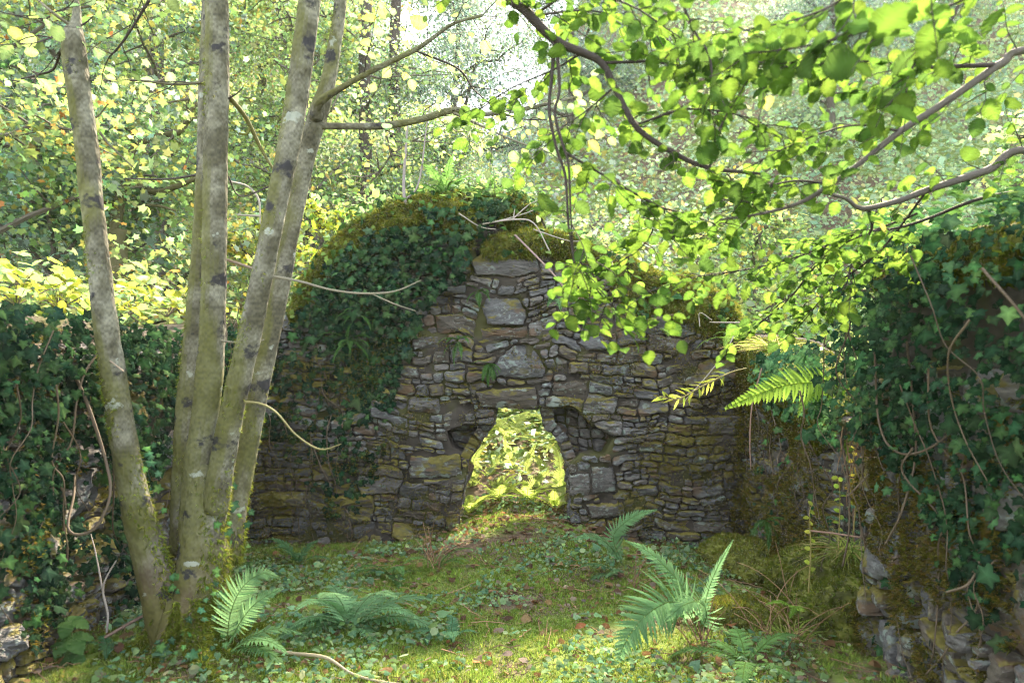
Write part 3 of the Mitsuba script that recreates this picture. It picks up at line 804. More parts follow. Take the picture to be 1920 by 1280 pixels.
def sprays(path, rng, gap=0.12, length=0.35, node=0.05, t0=0.15, t1=1.0, flat=0.6, sub=0.0, droop=0.25, taper=True, bias=(0, 0, 0)):
    """Side twigs along a branch. Returns their curves and, for leaves, (position, tip direction) at their nodes."""
    P = cr(path, 0.04)[:, :3]
    seg = np.linalg.norm(np.diff(P, axis=0), axis=1)
    s = np.concatenate([[0], np.cumsum(seg)])
    T_ = unit(np.gradient(P, axis=0))
    curves, lp, ld = [], [], []
    pos = s[-1] * t0
    side = 1
    jobs = []
    while pos < s[-1] * t1:
        i = min(np.searchsorted(s, pos), len(P) - 1)
        L = length * rng.uniform(0.45, 1.25) * ((1.15 - 0.6 * pos / s[-1]) if taper else 1)
        jobs.append((P[i], T_[i], side, L, 0))
        side = -side
        pos += gap * rng.uniform(0.5, 1.6)
    jobs.append((P[-1], T_[-1], 0, length * 0.7, 0))
    while jobs:
        p, t, sd, L, lev = jobs.pop()
        h = np.cross(t, [0, 0, 1.0])
        h = unit(h) if np.linalg.norm(h) > 0.05 else unit(rng.normal(0, 1, 3))
        d = unit(h * sd * rng.uniform(0.5, 1.1) + t * rng.uniform(0.3, 1.0) + np.array([0, 0, 1]) * rng.normal(0.0, 1 - flat) + rng.normal(0, 0.15, 3) + np.array(bias))
        k = max(4, int(L / 0.05))
        st = d + rng.normal(0, 0.16, (k, 3)) + np.array([0, 0, -droop]) * np.linspace(0, 1, k)[:, None]
        C = p + np.vstack([[0, 0, 0], np.cumsum(unit(st) * L / k, axis=0)])
        curves.append(C)
        m = max(2, int(L / node))
        for j in range(1, m + 1):
            f = j / m * k
            a = min(int(f), k - 1)
            q = C[a] + (C[a + 1] - C[a]) * (f - a)
            dd = unit(C[a + 1] - C[a])
            hh = np.cross(dd, [0, 0, 1.0])
            lp.append(q)
            ld.append(dd * rng.uniform(0.3, 0.9) + unit(hh) * (1 if j % 2 else -1) * (0.0 if j == m else 0.9) + rng.normal(0, 0.15, 3))
            if lev == 0 and sub and rng.random() < sub:
                jobs.append((q, dd, 1 if j % 2 else -1, L * 0.5, 1))
    return curves, np.array(lp), np.array(ld)


def twig_mesh(curves, r0, col, mesh=None, n=4):
    mesh = mesh or Mesh()
    for C in curves:
        V, Fa = tube(C, np.linspace(r0, r0 * 0.45, len(C)), n)
        mesh.add(V, Fa, col)
    return mesh


def limb_pts(pts, wpx=None):
    """Rows (px, py, depth, width in pixels) to (x, y, z, radius)."""
    return np.array([[*at(a, b, d), w * 0.46 / F * d] for a, b, d, w in pts])


def limb(key, name, rows, step=0.04, n=10, rough=0.10, seed=0, bsdf='bark_mat', col=(0.1, 0.1, 0.1), **lab):
    P = cr(rows, step)
    V, Fa = tube(P[:, :3], np.maximum(P[:, 3], 0.0015), n, rough, seed)
    part(key, name, Mesh().add(V, Fa, col), bsdf, True, **lab)
    return P


# ------------------------------------------------------------------ the many stemmed tree in the left foreground
rg = np.random.default_rng(202)
ms = thing('multi_stem_tree', 'tall smooth barked tree of five leaning stems from one mossy foot, in the left foreground', 'tree')
limb(ms, 'trunk', limb_pts([(352, 1275, 4.32, 200), (356, 1225, 4.32, 168), (366, 1160, 4.33, 134), (376, 1080, 4.34, 110), (381, 1000, 4.36, 92), (384, 930, 4.38, 78), (388, 870, 4.40, 60)]), 0.03, 26, 0.16, 1)
S = {}
S['a'] = limb(ms, 'stem', limb_pts([(326, 1215, 4.30, 92), (304, 1130, 4.27, 76), (282, 1050, 4.25, 68), (262, 975, 4.22, 62), (242, 880, 4.2, 56), (226, 790, 4.17, 52), (212, 700, 4.15, 50), (196, 590, 4.12, 47), (184, 480, 4.1, 45), (173, 380, 4.1, 44), (163, 280, 4.1, 46), (152, 200, 4.1, 47), (140, 110, 4.1, 48), (137, 66, 4.1, 44), (142, 46, 4.1, 24), (144, 22, 4.1, 17), (138, -12, 4.1, 15), (128, -70, 4.1, 10)]), 0.035, 18, 0.10, 2, label='pale leftmost stem, snapped near its top with a thin shoot')
S['b'] = limb(ms, 'stem', limb_pts([(370, 1000, 4.4, 74), (374, 880, 4.4, 66), (384, 790, 4.4, 56), (393, 700, 4.4, 55), (399, 600, 4.4, 51), (402, 450, 4.4, 50), (404, 300, 4.4, 49), (407, 120, 4.4, 48), (406, -60, 4.4, 46), (400, -420, 4.5, 40), (380, -900, 4.6, 28), (360, -1300, 4.8, 14)]), 0.035, 18, 0.10, 3)
S['c'] = limb(ms, 'stem', limb_pts([(345, 1040, 4.5, 60), (345, 900, 4.52, 50), (351, 760, 4.55, 44), (363, 620, 4.58, 38), (374, 480, 4.6, 34), (381, 330, 4.6, 30), (386, 150, 4.65, 29), (391, -40, 4.7, 27), (380, -400, 4.8, 20), (340, -800, 4.9, 10)]), 0.04, 14, 0.10, 4, label='mossy thin stem just behind the middle one')
S['d'] = limb(ms, 'stem', limb_pts([(402, 960, 4.33, 54), (418, 860, 4.32, 52), (435, 770, 4.3, 49), (453, 690, 4.28, 48), (474, 600, 4.26, 46), (494, 505, 4.25, 45), (515, 400, 4.25, 44), (536, 300, 4.25, 45), (556, 185, 4.25, 46), (573, 60, 4.25, 45), (588, -60, 4.25, 44), (630, -420, 4.2, 38), (690, -900, 4.2, 26), (740, -1250, 4.2, 12)]), 0.035, 18, 0.09, 5)
S['e'] = limb(ms, 'stem', limb_pts([(424, 1050, 4.5, 60), (443, 930, 4.55, 52), (462, 845, 4.6, 46), (482, 745, 4.62, 42), (503, 645, 4.65, 40), (524, 545, 4.68, 39), (543, 440, 4.7, 37), (562, 350, 4.7, 37), (580, 270, 4.7, 38), (594, 222, 4.7, 42), (612, 165, 4.72, 32), (626, 90, 4.75, 28), (640, -20, 4.8, 26), (660, -400, 4.9, 22), (720, -800, 5.0, 12)]), 0.035, 18, 0.10, 6)
for an, L, r in ((-0.3, 0.5, 0.05), (-1.2, 0.45, 0.06), (-2.0, 0.4, 0.05), (-2.9, 0.5, 0.045), (0.5, 0.4, 0.04), (-0.8, 0.3, 0.035)):
    b = ground_at0 = np.array([-1.62, 4.33, 0.0])
    R_ = [[*(b + [0.10 * math.cos(an), 0.10 * math.sin(an), 0.30]), r * 1.3]]
    for f in (0.35, 0.6, 0.85, 1.1):
        q = b + np.array([math.cos(an + 0.2 * f), math.sin(an + 0.2 * f), 0]) * (0.08 + L * f)
        R_.append([q[0], q[1], float(height(q[0], q[1])) + 0.05 - 0.09 * f, r * (1.15 - 0.75 * f)])
    limb(ms, 'root', np.array(R_), 0.03, 10, 0.14, int(an * 10) + 50)
# a moss pad hanging off the right of the foot
pads = []
for key_ in [k for k in scene if k.startswith(ms + '__')]:
    V, Fa = meshkit.WRITTEN[scene[key_]['filename']][:2]
    pads.append((V.astype(float), Fa))
m = Mesh()
for V, Fa in pads:
    pos, nr = sample(V, Fa, 6000, rg)
    f = meshkit.fbm(pos * [5, 5, 2.4] + 4, 3, 2) + 0.36 * nr[:, 0] * ss(1.3, 0.6, pos[:, 2]) - 0.10 * nr[:, 0] * ss(1.0, 1.6, pos[:, 2]) + 0.20 * ss(0.55, 0.05, pos[:, 2]) - 0.17 * ss(0.7, 2.4, pos[:, 2]) + rg.normal(0, 0.03, len(pos))
    k = f > 0.525
    tufts(m, pos[k], nr[k], 0.022 + 0.016 * ss(1.0, 0.3, pos[k][:, 2:3])[:, 0], rg, [(0.17, 0.21, 0.03), (0.22, 0.26, 0.04), (0.11, 0.14, 0.022)], droop=0.7)
part(ms, 'moss', m, 'moss_mat', kind='stuff', label='yellow green moss sleeve on the foot and stems')
# limbs and dead twigs
B1 = limb(ms, 'branch', limb_pts([(600, 236, 4.68, 14), (650, 237, 4.7, 14), (720, 236, 4.75, 15), (790, 224, 4.8, 14), (850, 207, 4.85, 14), (905, 214, 4.9, 10), (970, 207, 4.95, 9), (1030, 194, 5.0, 7), (1085, 181, 5.05, 5)]), 0.03, 8, 0.12, 7, label='mossy level branch to the right')
B2 = limb(ms, 'branch', limb_pts([(592, 222, 4.66, 30), (600, 192, 4.6, 20), (640, 165, 4.55, 13), (700, 132, 4.5, 12), (770, 98, 4.45, 11), (800, 80, 4.42, 9), (850, 45, 4.4, 7), (905, 29, 4.4, 6)]), 0.03, 8, 0.12, 8)
B3 = limb(ms, 'branch', limb_pts([(845, 209, 4.85, 7), (900, 235, 4.8, 5), (960, 262, 4.75, 4), (1020, 283, 4.7, 3)]), 0.03, 5, 0.05, 9, 'wood_mat', BARKG)
B4 = limb(ms, 'branch', limb_pts([(778, 95, 4.45, 5), (860, 130, 4.5, 4), (890, 170, 4.55, 3.5), (950, 215, 4.6, 3), (1010, 225, 4.65, 2.5), (1080, 215, 4.7, 2)]), 0.03, 5, 0.05, 9, 'wood_mat', BARKD)
for pts, col in ((((506, 517, 4.25, 7), (560, 527, 4.25, 6), (620, 543, 4.25, 5), (680, 550, 4.25, 5), (740, 546, 4.25, 4), (790, 525, 4.25, 2.5)), BARKG), (((700, 552, 4.25, 3), (740, 570, 4.2, 3), (780, 583, 4.2, 2)), BARKG),
                 (((456, 753, 4.28, 6), (490, 757, 4.25, 5), (520, 775, 4.2, 4.5), (555, 815, 4.2, 4), (600, 842, 4.2, 4), (640, 832, 4.2, 2)), (0.17, 0.16, 0.07)), (((410, 638, 4.38, 5), (450, 642, 4.3, 4), (495, 637, 4.3, 4)), BARKG),
                 (((428, 180, 4.42, 11), (455, 212, 4.5, 9), (470, 238, 4.55, 9), (490, 280, 4.6, 7), (515, 322, 4.6, 5)), (0.10, 0.10, 0.03)), (((470, 236, 4.55, 7), (462, 252, 4.55, 6), (448, 250, 4.55, 5)), (0.12, 0.13, 0.03)), (((428, 185, 4.4, 4), (445, 175, 4.4, 3), (457, 163, 4.4, 2)), BARKD),
                 (((430, 340, 4.5, 4), (465, 350, 4.6, 4), (485, 375, 4.6, 4.5), (488, 420, 4.6, 3)), (0.34, 0.32, 0.29)), (((445, 403, 4.6, 4), (495, 405, 4.6, 4)), (0.34, 0.32, 0.29)), (((425, 487, 4.5, 7), (480, 505, 4.45, 6)), (0.20, 0.16, 0.12)),
                 (((378, 155, 4.6, 6), (330, 158, 4.7, 6), (270, 152, 4.8, 5), (220, 148, 4.9, 4), (180, 155, 5.0, 3)), (0.09, 0.085, 0.05)), (((115, 92, 4.1, 7), (100, 130, 4.2, 5), (72, 140, 4.2, 4), (40, 148, 4.3, 3)), BARKD), (((135, 50, 4.1, 7), (100, 25, 4.0, 6), (60, -10, 4.0, 5)), BARKG),
                 (((115, 65, 4.1, 5), (60, 82, 4.1, 3), (30, 84, 4.1, 2)), BARKD), (((150, 50, 4.1, 4), (165, 40, 4.1, 3), (175, 30, 4.1, 2)), BARKD), (((160, 165, 4.1, 5), (130, 163, 4.3, 4), (110, 165, 4.4, 3)), BARKG), (((185, 668, 4.12, 4), (200, 672, 4.1, 3), (232, 696, 4.05, 3)), (0.25, 0.2, 0.15)),
                 (((280, 0, 4.0, 8), (262, 30, 4.05, 6), (228, 82, 4.1, 5), (205, 107, 4.15, 3)), BARKD), (((505, 350, 4.6, 4), (450, 368, 4.5, 3), (428, 330, 4.45, 3)), BARKD), (((370, 328, 4.6, 5), (310, 336, 4.8, 4), (235, 335, 4.9, 3)), BARKD)):
    limb(ms, 'twig', limb_pts(pts), 0.03, 6, 0.06, 3, 'wood_mat', col)
# leaves on the two limbs to the right
m, lp, ld = Mesh(), [], []
for B, gp, ln, t0 in ((B1, 0.11, 0.42, 0.2), (B2, 0.09, 0.45, 0.35), (B3, 0.08, 0.3, 0.2), (B4, 0.09, 0.32, 0.15)):
    c, p, d = sprays(B, rg, gp, ln, 0.06, t0, sub=0.10)
    twig_mesh(c, 0.0028, BARKD, m)
    lp.append(p), ld.append(d)
for rows in (((115, 65, 4.1, 5), (60, 82, 3.9, 3), (-10, 84, 3.7, 2)), ((115, 92, 4.1, 7), (72, 140, 4.2, 4), (10, 160, 4.3, 3)), ((280, -30, 4.0, 8), (228, 82, 4.1, 5), (205, 107, 4.15, 3)), ((60, -60, 3.6, 5), (150, -20, 3.6, 4), (260, 20, 3.6, 3)), ((-40, 10, 3.5, 5), (40, 30, 3.5, 4), (120, 20, 3.5, 3)), ((378, 155, 4.6, 6), (270, 152, 4.8, 5), (180, 155, 5.0, 3))):
    R_ = limb_pts(rows)
    c, p, d = sprays(R_, rg, 0.10, 0.3, 0.06, 0.1)
    twig_mesh(c + [cr(R_, 0.04)[:, :3]], 0.003, BARKD, m)
    lp.append(p), ld.append(d)
lp, ld = np.vstack(lp), np.vstack(ld)
k = rg.random(len(lp)) < 0.75
lp, ld = lp[k], ld[k]
part(ms, 'twigs', m, 'wood_mat', kind='stuff')
n = len(lp)
leafset(ms, BROAD, lp, np.array([0.1, 0.45, 0.8]) + rg.normal(0, 0.4, (n, 3)), ld + [0, 0, -0.3], 0.05 * np.exp(rg.normal(0, 0.3, n)), pal(rg, n, [YG, LG, YE], [5, 3, 0.6]), 'leaf_mat', 300)
# crown, far above the picture
m, ml = Mesh(), Mesh()
for k_ in 'bcde':
    top = S[k_][S[k_][:, 2] > 3.6]
    if len(top) < 6:
        continue
    for a in np.linspace(0, len(top) - 1, 8).astype(int):
        d = unit(np.append(rg.normal(0, 1, 2), rg.uniform(0.1, 0.7)))
        L = rg.uniform(0.8, 2.4)
        C = top[a, :3] + np.linspace(0, 1, 8)[:, None] * d * L + np.cumsum(rg.normal(0, 0.03, (8, 3)), 0)
        m.add(*tube(C, np.linspace(0.02, 0.005, 8), 5), BARKG)
        c, p, dd = sprays(C, rg, 0.16, 0.5, 0.09, 0.3)
        twig_mesh(c, 0.003, BARKD, m)
        leaves(ml, MAPLE, p, np.array([0.1, 0.3, 1]) + rg.normal(0, 0.35, p.shape), dd, rg.uniform(0.08, 0.14, len(p)), pal(rg, len(p), [LG, YG]))
part(ms, 'crown_branches', m, 'wood_mat', kind='stuff')
part(ms, 'crown', ml, 'leaf_mat', kind='stuff')
# ivy at its foot
it = thing('ivy', 'few small ivy shoots climbing the mossy foot of the many stemmed tree', 'ivy')
V = np.vstack([at(*p) for p in ((400, 1120, 4.18), (392, 1150, 4.15), (405, 1090, 4.2), (350, 1090, 4.2), (420, 1180, 4.15), (360, 1190, 4.1), (395, 1205, 4.08), (315, 1210, 4.1), (430, 1130, 4.2), (330, 1075, 4.22), (348, 1225, 4.02), (385, 1250, 4.0), (432, 985, 4.35), (442, 1000, 4.4), (447, 940, 4.45), (290, 860, 4.18), (285, 925, 4.2), (282, 850, 4.18))])
V = np.repeat(V, 4, axis=0) + rg.normal(0, 0.035, (len(V) * 4, 3))
n = len(V)
leafset(it, IVY, V, np.array([0.2, -1, 0.5]) + rg.normal(0, 0.4, (n, 3)), rg.normal(0, 0.6, (n, 3)) - [0, 0, 0.6], 0.036 * np.exp(rg.normal(0, 0.3, n)), pal(rg, n, [(0.04, 0.09, 0.045), (0.06, 0.13, 0.04)]), 'ivy_mat', 300)

# ------------------------------------------------------------------ hazel reaching in from the right
rg = np.random.default_rng(303)
hz = thing('hazel_tree', 'hazel whose dark arching branches and large sunlit leaves hang in from the top and right', 'tree')
tr = np.array([[3.7, 3.1, 0.2, 0.12], [3.66, 3.05, 1.2, 0.105], [3.55, 3.0, 2.4, 0.09], [3.5, 2.9, 3.6, 0.07], [3.3, 2.8, 4.8, 0.04]])
limb(hz, 'trunk', tr, 0.06, 12, 0.12, 31)
HB = [
    (np.vstack([[[3.52, 2.92, 3.3, 0.05], [2.7, 2.7, 4.05, 0.042], [1.5, 2.7, 4.2, 0.034], [0.4, 2.85, 3.7, 0.026], [-0.12, 2.95, 3.1, 0.022]], limb_pts([(945, -20, 3.0, 21), (985, 20, 3.0, 20), (1040, 75, 3.0, 19), (1095, 100, 3.0, 17), (1130, 120, 3.0, 15), (1158, 175, 2.98, 13), (1195, 240, 2.95, 12), (1260, 285, 2.92, 11), (1330, 315, 2.9, 9), (1430, 326, 2.88, 5)])]), 0.55, 'dark arching branch that crosses the top middle', 0.10),
    (limb_pts([(1040, 80, 3.0, 9), (1034, 150, 3.0, 7), (1030, 210, 3.0, 7), (1044, 280, 3.0, 6), (1060, 330, 3.0, 6), (1066, 420, 3.0, 5), (1078, 500, 3.0, 3)]), 0.75, None, 0.2),
    (limb_pts([(1044, 88, 3.0, 8), (1049, 170, 2.98, 6), (1040, 212, 2.98, 6), (1054, 268, 2.98, 6), (1066, 310, 2.98, 5), (1070, 400, 3.0, 4), (1076, 490, 3.0, 3)]), 0.8, None, 0.2),
    (limb_pts([(1058, 285, 2.98, 6), (1100, 310, 3.0, 5), (1160, 345, 3.05, 5), (1230, 385, 3.1, 4), (1290, 402, 3.1, 3), (1370, 430, 3.1, 2)]), 0.1, None, 0.08),
    (limb_pts([(1128, 118, 3.0, 7), (1210, 115, 3.0, 6), (1280, 106, 3.0, 5), (1390, 124, 3.0, 4), (1500, 128, 3.0, 3)]), 0.1, None, 0.08),
    (np.vstack([[[3.56, 3.0, 2.3, 0.045], [2.6, 3.0, 2.62, 0.03]], limb_pts([(1950, 92, 3.0, 17), (1880, 118, 3.0, 16), (1840, 145, 3.0, 15), (1760, 200, 3.0, 14), (1690, 245, 3.0, 13), (1620, 300, 3.0, 11), (1560, 345, 3.0, 10), (1500, 380, 3.0, 8), (1430, 400, 3.0, 6), (1350, 412, 3.0, 4)])]), 0.35, 'grey branch slanting down to the left across the right half', 0.11),
    (limb_pts([(1866, 122, 3.0, 10), (1800, 124, 2.95, 9), (1720, 126, 2.9, 8), (1640, 113, 2.85, 7), (1560, 126, 2.8, 6), (1480, 126, 2.75, 4), (1400, 112, 2.7, 3)]), 0.0, None, 0.10),
    (np.vstack([[[3.6, 3.05, 1.7, 0.05], [2.7, 3.2, 2.05, 0.034]], limb_pts([(1950, 285, 3.2, 17), (1850, 320, 3.2, 16), (1740, 356, 3.2, 14), (1680, 378, 3.2, 12), (1615, 391, 3.2, 10), (1585, 372, 3.2, 8), (1530, 358, 3.2, 5)])]), 0.45, 'lower branch coming in level from the right edge', 0.12),
    (limb_pts([(1628, 390, 3.2, 8), (1634, 430, 3.25, 6), (1602, 480, 3.3, 5), (1588, 530, 3.3, 3)]), 0.1, None, 0.07),
    (limb_pts([(1960, 352, 3.3, 8), (1840, 372, 3.3, 7), (1740, 410, 3.35, 6), (1680, 428, 3.4, 5), (1600, 440, 3.45, 4), (1500, 480, 3.5, 3), (1400, 505, 3.5, 3), (1300, 520, 3.5, 2), (1220, 545, 3.5, 2)]), 0.35, None, 0.075),
    (limb_pts([(1270, -20, 2.7, 6), (1300, 55, 2.7, 5), (1330, 105, 2.7, 5), (1336, 165, 2.7, 3)]), 0.0, None, 0.09),
    (limb_pts([(1810, -20, 2.5, 7), (1775, 55, 2.5, 6), (1728, 100, 2.5, 4), (1700, 150, 2.5, 3)]), 0.0, None, 0.09),
    (limb_pts([(1880, -40, 2.3, 8), (1760, 20, 2.3, 6), (1640, 55, 2.3, 5), (1520, 85, 2.3, 4), (1420, 100, 2.3, 3)]), 0.0, None, 0.11),
    (limb_pts([(1640, -50, 2.4, 7), (1560, 10, 2.4, 5), (1480, 40, 2.4, 4), (1380, 60, 2.4, 3)]), 0.0, None, 0.11),
    (limb_pts([(1078, 470, 3.0, 3), (1110, 530, 3.05, 3), (1150, 575, 3.1, 3), (1200, 605, 3.1, 2)]), 0.0, None, 0.055),
    (limb_pts([(1720, 400, 3.3, 5), (1560, 470, 3.6, 4), (1480, 560, 3.9, 3), (1420, 610, 4.1, 2)]), 0.2, None, 0.07),
    (limb_pts([(1230, 385, 3.1, 4), (1220, 440, 3.3, 3), (1180, 480, 3.5, 2), (1110, 500, 3.5, 2)]), 0.1, None, 0.06),
    (limb_pts([(1330, 316, 2.9, 5), (1350, 240, 2.9, 4), (1390, 170, 2.9, 3), (1420, 120, 2.9, 2)]), 0.1, None, 0.08),
    (limb_pts([(1190, 235, 2.96, 5), (1290, 205, 2.95, 4), (1400, 220, 2.9, 3), (1480, 260, 2.9, 2)]), 0.1, None, 0.09),
    (limb_pts([(1000, 30, 3.0, 6), (1100, 20, 3.1, 4), (1200, 40, 3.1, 3)]), 0.1, None, 0.09),
    (limb_pts([(1690, 246, 3.0, 6), (1600, 235, 2.95, 4), (1500, 265, 2.9, 3), (1430, 300, 2.9, 2)]), 0.1, None, 0.09),
    (limb_pts([(1092, 98, 3.0, 6), (1040, 130, 3.1, 4), (960, 165, 3.2, 3), (900, 205, 3.3, 2)]), 0.1, None, 0.09),
    (limb_pts([(1150, 165, 3.0, 5), (1090, 215, 3.05, 3), (1010, 265, 3.1, 2)]), 0.15, None, 0.09),
    (limb_pts([(1000, 30, 3.0, 6), (1080, -15, 2.9, 5), (1180, 10, 2.8, 4), (1260, 60, 2.75, 3)]), 0.1, None, 0.08),
    (limb_pts([(1740, 355, 3.2, 5), (1650, 470, 3.5, 4), (1560, 540, 3.8, 3), (1500, 610, 4.1, 2)]), 0.2, None, 0.08),
    (limb_pts([(1560, 345, 3.0, 6), (1480, 340, 3.0, 4), (1400, 365, 3.0, 3)]), 0.1, None, 0.08),
]
m, lp, ld, ls = Mesh(), [], [], []
for rows, t0, lab, gp in HB:
    near = rows[-1, 1]
    limb(hz, 'branch', rows, 0.03, 8, 0.10, len(lp) + 5, 'wood_mat', BARKD if lab is None or 'arch' in lab else (0.085, 0.075, 0.065), **({'label': lab} if lab else {}))
    c, p, d = sprays(rows, rg, gp * 0.58, 0.32, 0.036, t0, sub=0.07, flat=0.7, bias=(0, 0.5, 0))
    twig_mesh(c, 0.0022, BARKD, m)
    lp.append(p), ld.append(d), ls.append(np.full(len(p), 0.045 if near > 2.6 else 0.052))
part(hz, 'twigs', m, 'wood_mat', kind='stuff')
lp, ld, ls = np.vstack(lp), np.vstack(ld), np.concatenate(ls)
k = rg.random(len(lp)) < 0.86
lp, ld, ls = lp[k], ld[k], ls[k]
n = len(lp)
leafset(hz, BROAD, lp, np.array([0.05, 0.5, 0.75]) + rg.normal(0, 0.34, (n, 3)), ld + [0, 0, -0.45] + rg.normal(0, 0.2, (n, 3)), ls * np.exp(rg.normal(0, 0.30, n)), pal(rg, n, [(0.080, 0.150, 0.022), (0.115, 0.195, 0.028), (0.055, 0.108, 0.022), YE], [5, 3, 4, 0.06], 0.18, 0.03), 'leaf_mat', 300)

# ------------------------------------------------------------------ ferns


def frond(P, width, rng, up=(0, 0, 1), pairs=26, col=FERNC[0], bare=0.14, sag=0.25, teeth=5, slim=1.0):
    """One feather shaped fern frond along the curve P."""
    P = cr(np.asarray(P, float), 0.015)
    s = np.concatenate([[0], np.cumsum(np.linalg.norm(np.diff(P, axis=0), axis=1))])
    s /= s[-1]
    L = np.linalg.norm(np.diff(P, axis=0), axis=1).sum()
    m = Mesh()
    m.add(*tube(P[:: max(1, len(P) // 24)], np.linspace(0.0032, 0.0008, len(P[:: max(1, len(P) // 24)])), 4), np.array(col) * [0.9, 0.75, 0.5])
    t = bare + (0.985 - bare) * (np.arange(pairs) / (pairs - 1)) ** 0.92
    C = np.stack([np.interp(t, s, P[:, i]) for i in range(3)], 1)
    TT = unit(np.stack([np.interp(t, s, np.gradient(P[:, i])) for i in range(3)], 1))
    U = np.asarray(up, float) - (TT @ np.asarray(up, float))[:, None] * TT
    U = unit(U)
    H = np.cross(TT, U)
    q = (t - bare) / (1 - bare)
    ln = width * np.clip(np.minimum(0.55 + 1.6 * q, 1.0) * (1.02 - q ** 1.7), 0.03, 1)
    k = teeth * 2 + 1
    y = np.linspace(0, 1, k)
    wd = np.minimum(0.5 * L * (1 - bare) / pairs * 0.98, width * 0.16) * slim
    w = wd * (1 - y ** 2.2) * np.where(np.arange(k) % 2, 1.18, 0.72)
    for sd in (1, -1):
        ang = np.radians(rng.normal(68, 3, pairs) - 22 * q)
        D = np.cos(ang)[:, None] * TT + np.sin(ang)[:, None] * H * sd + rng.normal(0, 0.05, (pairs, 3)) + 0.12 * U
        D = unit(D)
        B = unit(np.cross(U + rng.normal(0, 0.12, (pairs, 3)), D)) * sd
        l = ln * rng.uniform(0.88, 1.08, pairs)
        mid = C[:, None] + D[:, None] * (l[:, None] * y)[..., None] - U[:, None] * (sag * l[:, None] * y ** 2)[..., None]
        e1 = mid + B[:, None] * w[None, :, None] - U[:, None] * (0.25 * w)[None, :, None]
        e2 = mid - B[:, None] * w[None, :, None] - U[:, None] * (0.25 * w)[None, :, None]
        V = np.concatenate([mid, e1, e2], 1)
        i = np.arange(k - 1)
        f1 = np.vstack([np.stack([i, i + 1, k + i + 1], 1), np.stack([i, k + i + 1, k + i], 1), np.stack([i, 2 * k + i + 1, i + 1], 1), np.stack([i, 2 * k + i, 2 * k + i + 1], 1)])
        Fa = (f1[None] + (np.arange(pairs) * 3 * k)[:, None, None]).reshape(-1, 3)
        cc = np.repeat(np.clip(np.array(col) * np.exp(rng.normal(0, 0.13, (pairs, 1))), 0.003, 0.9), 3 * k, axis=0)
        m.add(V.reshape(-1, 3), Fa, cc)
    return m


def arch(base, az, L, rise, rng, curl=1.0):
    """Rachis that springs from base towards azimuth az (radians) and arches over."""
    n = 9
    el = np.radians(rise) - curl * np.linspace(0, 1.15, n) ** 1.3
    st = np.stack([np.cos(az) * np.cos(el), np.sin(az) * np.cos(el), np.sin(el)], 1) + rng.normal(0, 0.03, (n, 3))
    return np.asarray(base) + np.vstack([[0, 0, 0], np.cumsum(st, 0) * L / n])


def fern(label, base, nf, L, width, rng, col=FERNC[0], rise=(45, 80), az=None, curl=1.1, pairs=24, group=None, cat='fern', name='fern', slim=1.0, teeth=4, given=()):
    key = thing(name, label, cat, group)
    for P, w, up in given:
        part(key, 'frond', frond(P, w, rng, up, 30, np.array(col) * rng.uniform(0.85, 1.2), teeth=6, slim=slim), 'leaf_mat')
    a0 = rng.uniform(0, 6.28)
    for i in range(nf):
        a = a0 + 2 * np.pi * i / nf + rng.normal(0, 0.25) if az is None else rng.uniform(*az)
        ll = L * rng.uniform(0.65, 1.15)
        part(key, 'frond', frond(arch(base, a, ll, rng.uniform(*rise), rng, curl), width * ll / L, rng, (0, 0, 1), pairs, np.array(col) * rng.uniform(0.8, 1.25), teeth=teeth, slim=slim), 'leaf_mat')
    return key


rg = np.random.default_rng(404)


def ground_at(px, d):
    x = (px - CX) / F * d
    return np.array([x, d, float(height(x, d))])


def pts(*rows):
    return np.array([at(*r) for r in rows])


UPC = (0.0, -0.55, 0.85)
FG = (0.16, 0.31, 0.14)
fern('big fern in the right foreground, its broad frond drooping to the left', ground_at(1310, 4.45), 1, 0.34, 0.08, rg, FG, (10, 25), (-0.6, 0.2), given=[
    (pts((1308, 1190, 4.45), (1290, 1140, 4.4), (1255, 1128, 4.3), (1215, 1150, 4.2), (1180, 1190, 4.12), (1155, 1245, 4.05)), 0.23, (-0.25, -0.8, 0.5)),
    (pts((1312, 1190, 4.45), (1325, 1150, 4.35), (1310, 1128, 4.25), (1280, 1135, 4.15), (1245, 1165, 4.1)), 0.14, (-0.1, -0.7, 0.7)),
    (pts((1305, 1190, 4.5), (1285, 1110, 4.55), (1250, 1065, 4.6), (1210, 1030, 4.65), (1172, 1012, 4.7)), 0.12, (0.45, -0.6, 0.6)),
    (pts((1318, 1190, 4.5), (1322, 1130, 4.5), (1342, 1070, 4.5), (1375, 1010, 4.5)), 0.06, (-0.75, -0.55, 0.2)),
    (pts((1300, 1190, 4.5), (1260, 1115, 4.4), (1225, 1085, 4.4), (1195, 1062, 4.4)), 0.06, (0.5, -0.1, 0.85))])
fern('fern at the gable foot right of the hole, with one frond reaching up the wall', ground_at(1165, 5.9), 4, 0.34, 0.08, rg, FG, (20, 60), (2.4, 4.6), given=[
    (pts((1170, 1060, 5.9), (1150, 1010, 5.85), (1165, 985, 5.8), (1195, 965, 5.78), (1232, 955, 5.75)), 0.11, (-0.1, -0.75, 0.65)),
    (pts((1168, 1060, 5.9), (1140, 1020, 5.8), (1105, 1005, 5.7), (1068, 1012, 5.65)), 0.09, UPC)])
fern('large pale fern clump left of the middle of the floor', ground_at(655, 4.75), 17, 0.55, 0.13, rg, (0.18, 0.33, 0.16), (25, 65), None, 1.0)
